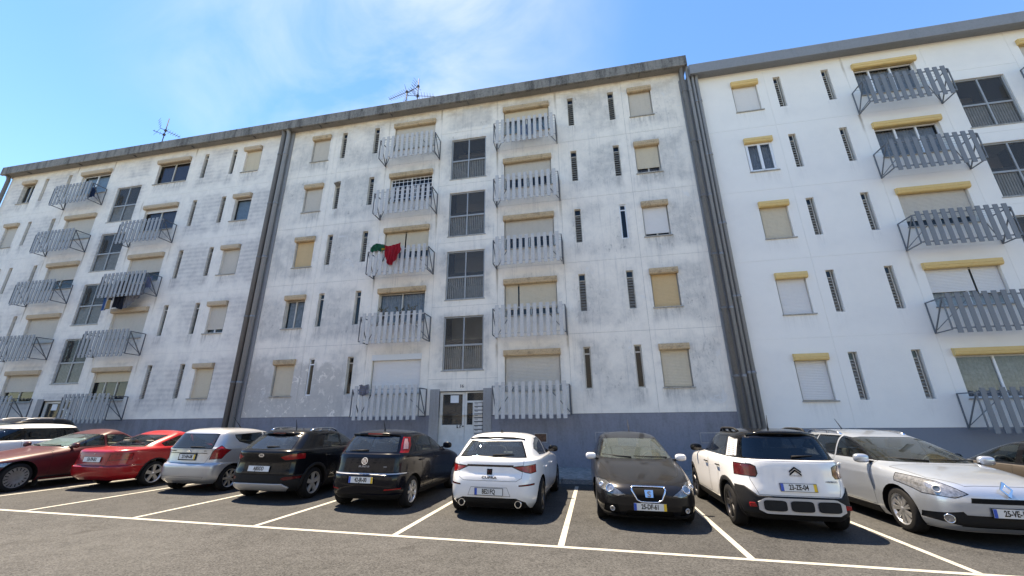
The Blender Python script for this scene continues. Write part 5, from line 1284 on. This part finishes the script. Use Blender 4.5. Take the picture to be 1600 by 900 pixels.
c.both([[(.92, .3), (2.06, .3), (2.06, .92), (.92, .92)]], 'door', P_maroon); c.both([[(.88, .3), (.88, .92), (.1, .92), (.16, .7), (.46, .42), (.5, .3)]], 'door', P_maroon)
c.both([[(.42, .26), (2.2, .26), (2.2, .285), (.42, .285)]], 'sill_trim', M['plastic'], ('raise', .012), minn=-.5)
c.finish(); c.wheels('cover', 'cover', .19, .74); c.interior(1.5, .90, True)
c.mirrors(1.66, .92, P_maroon, .95); c.handles([1.06, .3], .76, P_maroon); c.wiper('front', .52, .965, -.1, .975); c.wiper('front', -.12, .965, -.58, .98)
b = NB()
for sg in (1, -1): box(b, 2.62-.43, 2.62-.41, sg*.66, sg*.82, .06, .36)
obj('mud_flap', b, M['plastic'], c.root)
b = NB(); quad(b, [(1.70, -.60, .95), (1.70, .60, .95), (1.26, .52, 1.13), (1.26, -.52, 1.13)]); bmesh.ops.solidify(b, geom=b.faces[:], thickness=.01); obj('windscreen_panel', b, M['screen_panel'], c.root)  # pale blue sheet set behind the windscreen glass

# ---- 10, 11 two cars at the left edge, 12 dark coupe at the right edge
def plain_hatch(name, label, x, y, hd, paintm, H, wb=2.65, w_=.89, roofm=None, rails=None, glass='dglass', pillars=False):
    k = H/1.5; rows = [(z*k, a, b_, q*w_/.885) for z, a, b_, q in [(.2, 3.32, -.62, .80), (.32, 3.46, -.78, .86), (.5, 3.5, -.83, .885), (.68, 3.48, -.82, .885), (.80, 3.36, -.80, .885), (.90, 3.05, -.79, .88), (.97, 2.6, -.78, .865), (1.02, 2.25, -.76, .845),
            (1.05, 2.15, -.72, .815), (1.22, 1.75, -.60, .74), (1.37, 1.32, -.46, .67), (1.42, 1.1, -.38, .61), (1.455, .9, -.24, .51), (1.475, .7, -.05, .37), (1.49, .5, .1, .18), (1.493, .4, .2, .01)]]
    c = Car(name, label, GR, rows, (5, 4.4, 4.2), (6, 4.8, 4.2), paintm, wb, .32, w_-.02, x, y, hd)
    c.arches(.045)
    sc_ = lambda p: [(a, z*k) for a, z in p]
    front_side_windows(c, [sc_(p) for p in ([(1.05, 1.05), (2.06, 1.05), (1.7, 1.21), (1.3, 1.34), (1.05, 1.375)], [(.99, 1.05), (.99, 1.375), (.25, 1.365), (.15, 1.05)], [(.09, 1.06), (.18, 1.36), (-.3, 1.30), (-.42, 1.1)])], glass)
    c.cut('rear', [sc_([(-.6, 1.06), (.6, 1.06), (.52, 1.32), (-.52, 1.32)])], 'rear_window', M[glass], ('glass', .02))
    c.cut('front', [sc_([(-.66, 1.07), (.66, 1.07), (.56, 1.35), (-.56, 1.35)])], 'windscreen', M['wglass'], ('glass', .02))
    c.mirror('rear', [sc_([(.55, .78), (.86, .80), (.86, .98), (.60, .96)])], 'tail_lamp', M['red'], ('lamp', .008), minn=-.2)
    c.mirror('front', [sc_([(.5, .60), (.84, .62), (.84, .74), (.55, .72)])], 'headlamp', M['lampw'], ('lamp', .008), minn=-.2)
    c.both([sc_([(1.04, .34), (2.16, .34), (2.16, 1.02), (1.04, 1.02)])], 'door', paintm); c.both([sc_([(1., .34), (1., 1.02), (.14, 1.02), (.2, .75), (.46, .48), (.5, .34)])], 'door', paintm)
    if pillars: c.zsplit(1.06*k, 1.37*k, 'pillar_trim', M['gloss'])
    if roofm: c.zsplit(1.04*k, 3, 'roof', roofm)
    c.finish(); c.wheels('five', 'alloy', .205, .72); c.interior(1.65, 1.0*k)
    if rails: c.rails(-.2, 1.1, .58, rails, .05)
    c.mirrors(2.0, 1.0*k, M['gloss'])
    return c
plain_hatch('estate_car', 'white car at the left edge with dark side windows, behind the maroon saloon', -16.45, 10.0, -PI/2, P_white, 1.50, glass='dglass', pillars=True)
plain_hatch('crossover', 'dark car at the left edge beside the wall, only its railed roof showing', -19.2, 11.6, -PI/2, P_navy, 1.66, glass='dglass', rails=M['satin'])
rows = [(.2, 3.2, -.70, .80), (.32, 3.34, -.82, .86), (.46, 3.38, -.86, .885), (.60, 3.36, -.85, .89), (.70, 3.25, -.82, .89), (.78, 2.95, -.80, .885), (.85, 2.5, -.78, .87), (.90, 2.05, -.74, .85),
        (.925, 1.95, -.70, .82), (1.08, 1.55, -.35, .74), (1.22, 1.15, .0, .66), (1.28, .92, .18, .60), (1.32, .75, .3, .48), (1.345, .62, .4, .3), (1.352, .55, .45, .12), (1.354, .52, .48, .01)]
c = Car('coupe', 'brown-grey coupe with a black curved roof, cut off by the right edge', GR, rows, (5.2, 4.2, 4), (6, 4.8, 4), P_brown, 2.47, .315, .87, 8.25, 8.9, PI/2); c.root.scale = (1.02, 1.02, 1.02)
c.arches(.045)
c.both([[(.60, .93), (1.80, .93), (1.52, 1.06), (1.2, 1.19), (.92, 1.255), (.60, 1.275)]], 'side_window', M['cglass'], ('glass', .018)); c.both([[(.52, .95), (.52, 1.27), (.3, 1.2), (.02, 1.04), (.1, .96)]], 'side_window', M['cglass'], ('glass', .018))
c.cut('front', [[(-.66, .945), (.66, .945), (.56, 1.23), (-.56, 1.23)]], 'windscreen', M['wglass'], ('glass', .02)); c.cut('rear', [[(-.58, .95), (.58, .95), (.5, 1.22), (-.5, 1.22)]], 'rear_window', M['cglass'], ('glass', .02))
c.mirror('rear', [[(.5, .62), (.84, .63), (.84, .78), (.5, .77)]], 'tail_lamp', M['red'], ('lamp', .008), minn=-.2)
c.both([[(.62, .3), (1.95, .3), (1.95, .90), (.62, .90)]], 'door', P_brown); c.zsplit(.918, 3, 'roof', M['gloss'])
c.finish(); c.wheels('five', 'alloy', .22, .74); c.interior(1.5, .88); c.mirrors(1.72, .90, M['gloss'], .9)

# ------------------------------------------------------------------ small things on the building
def tv_antenna(label, x, y, z0, mast, booms):
    a = thing('tv_antenna', label, 'antenna', (x, y, z0), 'television antennas on the roof')
    b = NB(); tube(b, [(0, 0, 0), (0, 0, mast)], .024, 6); obj('mast', b, M['antenna'], a)
    for z, ang, L_, n, wd, back in booms:
        b = NB(); d = Vector((math.cos(ang), math.sin(ang), .0)); u = Vector((-d.y, d.x, 0)); o_ = Vector((0, 0, z))
        tube(b, [o_-d*back, o_+d*L_], .016, 6)
        for k in range(n):
            p = o_+d*(L_*(k+.5)/n); w2 = wd*(1-.4*k/n)/2; tube(b, [p-u*w2, p+u*w2], .009, 4)
        if back:
            for s in (-1, 1):
                for q in range(4): p = o_-d*(back-.02); tube(b, [p+Vector((0, 0, 0)), p+Vector((0, 0, s*.12*(q+1)))-d*.04*(q+1)], .007, 4); tube(b, [p+Vector((0, 0, s*.12*(q+1)))-d*.04*(q+1)-u*.22, p+Vector((0, 0, s*.12*(q+1)))-d*.04*(q+1)+u*.22], .007, 4)
        box(b, o_.x-.05, o_.x+.05, o_.y-.04, o_.y+.04, z-.06, z+.06); obj('antenna_boom', b, M['antenna'], a)
    return a
tv_antenna('tall television antenna right of the pair above the middle block', -7.62, D+.25, 16.0, 2.25, [(1.75, 2.75, .75, 5, .5, 0), (1.15, .25, .85, 6, .55, .5)])
tv_antenna('short television antenna left of the pair above the middle block', -8.28, D+.35, 16.0, 1.75, [(1.62, 2.9, 1.15, 9, .42, .42)])
tv_antenna('lone television antenna above the left block', -23.25, D+.3, 16.0, 2.6, [(1.75, 1.2, .7, 6, .55, .25), (1.45, 4.2, .5, 4, .4, 0)])

def cloth(name, label, cat, x0, x1, topf, botf, yf, mats, mif=None, nx=26, nz=14, pleat=.03, freq=9., group=None, loc=None):
    loc = loc or ((x0+x1)/2, D-.65, 0); b = NB(); g = []
    for i in range(nx+1):
        t = i/nx; row = []
        for j in range(nz+1):
            s = j/nz; x = x0+(x1-x0)*t; zt_, zb_ = topf(t), botf(t); z = zt_+(zb_-zt_)*s
            y = yf(t, s)+pleat*math.sin(freq*2*PI*t+1.7*s)*(.3+.7*s)+.012*math.sin(23*t+9*s)
            row.append(b.verts.new((x-loc[0]+.02*math.sin(5*s+9*t), y-loc[1], z-loc[2])))
        g.append(row)
    for i in range(nx):
        for j in range(nz):
            f = b.faces.new((g[i][j], g[i+1][j], g[i+1][j+1], g[i][j+1])); f.smooth = True
            if mif: f.material_index = mif((i+.5)/nx, (j+.5)/nz)
    bmesh.ops.solidify(b, geom=b.faces[:], thickness=.006)
    return tag(obj(name, b, mats, None, loc=loc), label, cat, group)
C_red = pm('cloth_red', (.52, .012, .028), .8, var=.25, vs=5.); C_green = pm('cloth_green', (.012, .15, .075), .8, var=.3, vs=6.)
C_yel = pm('cloth_yellow', (.5, .33, .03), .8); C_blue = pm('cloth_blue', (.04, .13, .34), .85); C_navy = pm('cloth_navy', (.012, .014, .026), .9)
C_pale = pm('cloth_pale_grey', (.30, .285, .29), .9, var=.15, vs=8.); C_lil = pm('cloth_lilac', (.27, .29, .42), .9, var=.2); C_white = pm('cloth_white', (.62, .62, .62), .9)
# flag over the guard, third storey, left of the stairs
zt = 4.10+5.6-1.20
fx0, fx1 = -8.66, -7.30
def ftop(t): return zt+.03+.05*math.sin(7*t)+(.03 if t < .5 else .0)-(.10*(1-t/.12) if t < .12 else 0)
def fbot(t):
    if t < .47: return zt-.12-.13*math.sin(min(1, t/.47)*PI)**.7-.05*math.sin(20*t)
    u = (t-.47)/.53
    return zt-.22-.72*math.sin(min(1, max(0, u*1.0))*PI)**.75*(1-.12*u)
cloth('flag', 'green and red flag draped over a slatted balcony guard', 'flag', fx0, fx1, ftop, fbot, lambda t, s: D-.65-.135-.03*math.sin(9*t), [C_red, C_green, C_yel], lambda t, s: (2 if (.36 < t < .46 and .55 < s < .9) else 1) if t < .47 else 0, nx=60, nz=20, freq=9., pleat=.045)
# washing on the left block, third storey, right of the stairs
bx_, bz = -24.02+2.60, 4.10+5.6-2.33
yy = D-.36
G2 = 'washing hung from the left block balcony'
cloth('towel', 'blue and white towel with a tan patch hanging under a balcony', 'towel', bx_-.98, bx_-.52, lambda t: bz+.62, lambda t: bz-.74+.10*t, lambda t, s: yy-.2, [C_white, C_blue, pm('cloth_tan', (.50, .34, .16), .85), C_navy], lambda t, s: 1 if t < .40 and s > .3 else (3 if .55 < t and .56 < s < .66 else (2 if t > .45 and s > .62 else 0)), freq=2., group=G2)
cloth('towel', 'dark navy towel hanging under a balcony beside a pale sheet', 'towel', bx_-.50, bx_+.12, lambda t: bz+.75, lambda t: bz-.62+.06*math.sin(5*t), lambda t, s: yy-.12, [C_navy], None, freq=3., group=G2)
cloth('sheet', 'pale grey bed sheet swinging out under the balcony guard', 'bed sheet', bx_+.02, bx_+1.05, lambda t: bz+.55, lambda t: bz-.66+.70*t**1.4, lambda t, s: yy-.05, [C_pale], None, freq=5., group=G2)
cloth('shirt', 'lilac shirt hanging at the right end of the balcony guard', 'shirt', bx_+.82, bx_+1.24, lambda t: bz+.92, lambda t: bz+.36, lambda t, s: yy+.02, [C_lil], None, freq=3., group=G2)
cloth('towel', 'white towel behind the guard slats above the hanging washing', 'towel', bx_-1.15, bx_-.75, lambda t: bz+.9, lambda t: bz+.22, lambda t, s: yy+.1, [C_white], None, freq=3., group=G2)
cloth('garment', 'pale striped garment thrown over the lowest guard left of the door', 'garment', -8.50, -8.10, lambda t: 4.10-1.20+.02*math.sin(9*t), lambda t: 4.10-1.50-.10*math.sin(PI*t), lambda t, s: D-.65-.12, [C_pale, C_lil], lambda t, s: int(s*9) % 2, freq=4.)
cloth('towel', 'light blue towel drying behind the top guard right of the stairs', 'towel', -2.35, -1.62, lambda t: 4.10+11.2-1.42, lambda t: 4.10+11.2-1.95, lambda t, s: D-.4, [pm('cloth_light_blue', (.34, .42, .55), .9, var=.2)], None, freq=4.)
cloth('towel', 'dark blue towel drying in the top guard of the left block', 'towel', -26.2, -25.75, lambda t: 4.10+11.2-1.40, lambda t: 4.10+11.2-2.0, lambda t, s: D-.36, [pm('cloth_dark_blue', (.03, .06, .14), .9)], None, freq=3.)

def pot_plant(x, y, z, label, seed):
    rnd = random.Random(seed); t_ = thing('potted_plant', label, 'plant', (x, y, z), 'pots behind the balcony guards')
    b = NB(); pr = None; N3 = 14
    for r, zz in ((.07, 0), (.095, .15), (.105, .15), (.105, .17)):
        rg = [b.verts.new((r*math.cos(2*PI*k/N3), r*math.sin(2*PI*k/N3), zz)) for k in range(N3)]
        if pr:
            for k in range(N3): b.faces.new((pr[k], pr[(k+1) % N3], rg[(k+1) % N3], rg[k]))
        pr = rg
    b.faces.new(pr); obj('pot', b, M['pillar'], t_)
    b = NB(); c = NB()
    for k in range(16):
        a = rnd.random()*2*PI; l = .25+.3*rnd.random(); p = [Vector((0, 0, .16)), Vector((math.cos(a)*.07, math.sin(a)*.07, .16+l*.6)), Vector((math.cos(a)*.2, math.sin(a)*.14, .16+l))]
        tube(b, p, .005, 4)
        for q in range(7):
            f = .35+.65*q/6; v = p[1].lerp(p[2], f) if f > .5 else p[0].lerp(p[1], f*2); d = Vector((rnd.uniform(-1, 1), rnd.uniform(-1, 1), rnd.uniform(-.3, .8))).normalized()*.06; n = d.cross(Vector((rnd.random(), rnd.random(), .3))).normalized()*.018
            c.faces.new([c.verts.new(w_) for w_ in (v, v+d*.5+n, v+d, v+d*.5-n)])
    tag(obj('stem', b, M['rust'], t_), kind='stuff'); tag(obj('leaf', c, pm('leaf_dry_%d' % seed, (.10, .105, .05), .8, var=.4), t_), kind='stuff')
for x, sd, lb in ((-7.95, 3, 'dried potted plant sticking up above the guard over the white shutter, on the left'), (-7.25, 5, 'dried potted plant above the guard over the white shutter, in the middle'), (-6.75, 8, 'dried potted plant above the guard over the white shutter, on the right')):
    pot_plant(x, D-.50, 4.10+2.8-1.66, lb, sd)
b = NB(); box(b, -8.4, -6.5, D-.60, D-.40, 4.10+2.8-1.685, 4.10+2.8-1.665); sh_ = tag(obj('plant_shelf', b, M['slat_c']), 'narrow shelf of dried pots behind the guard over the white shutter', 'shelf')
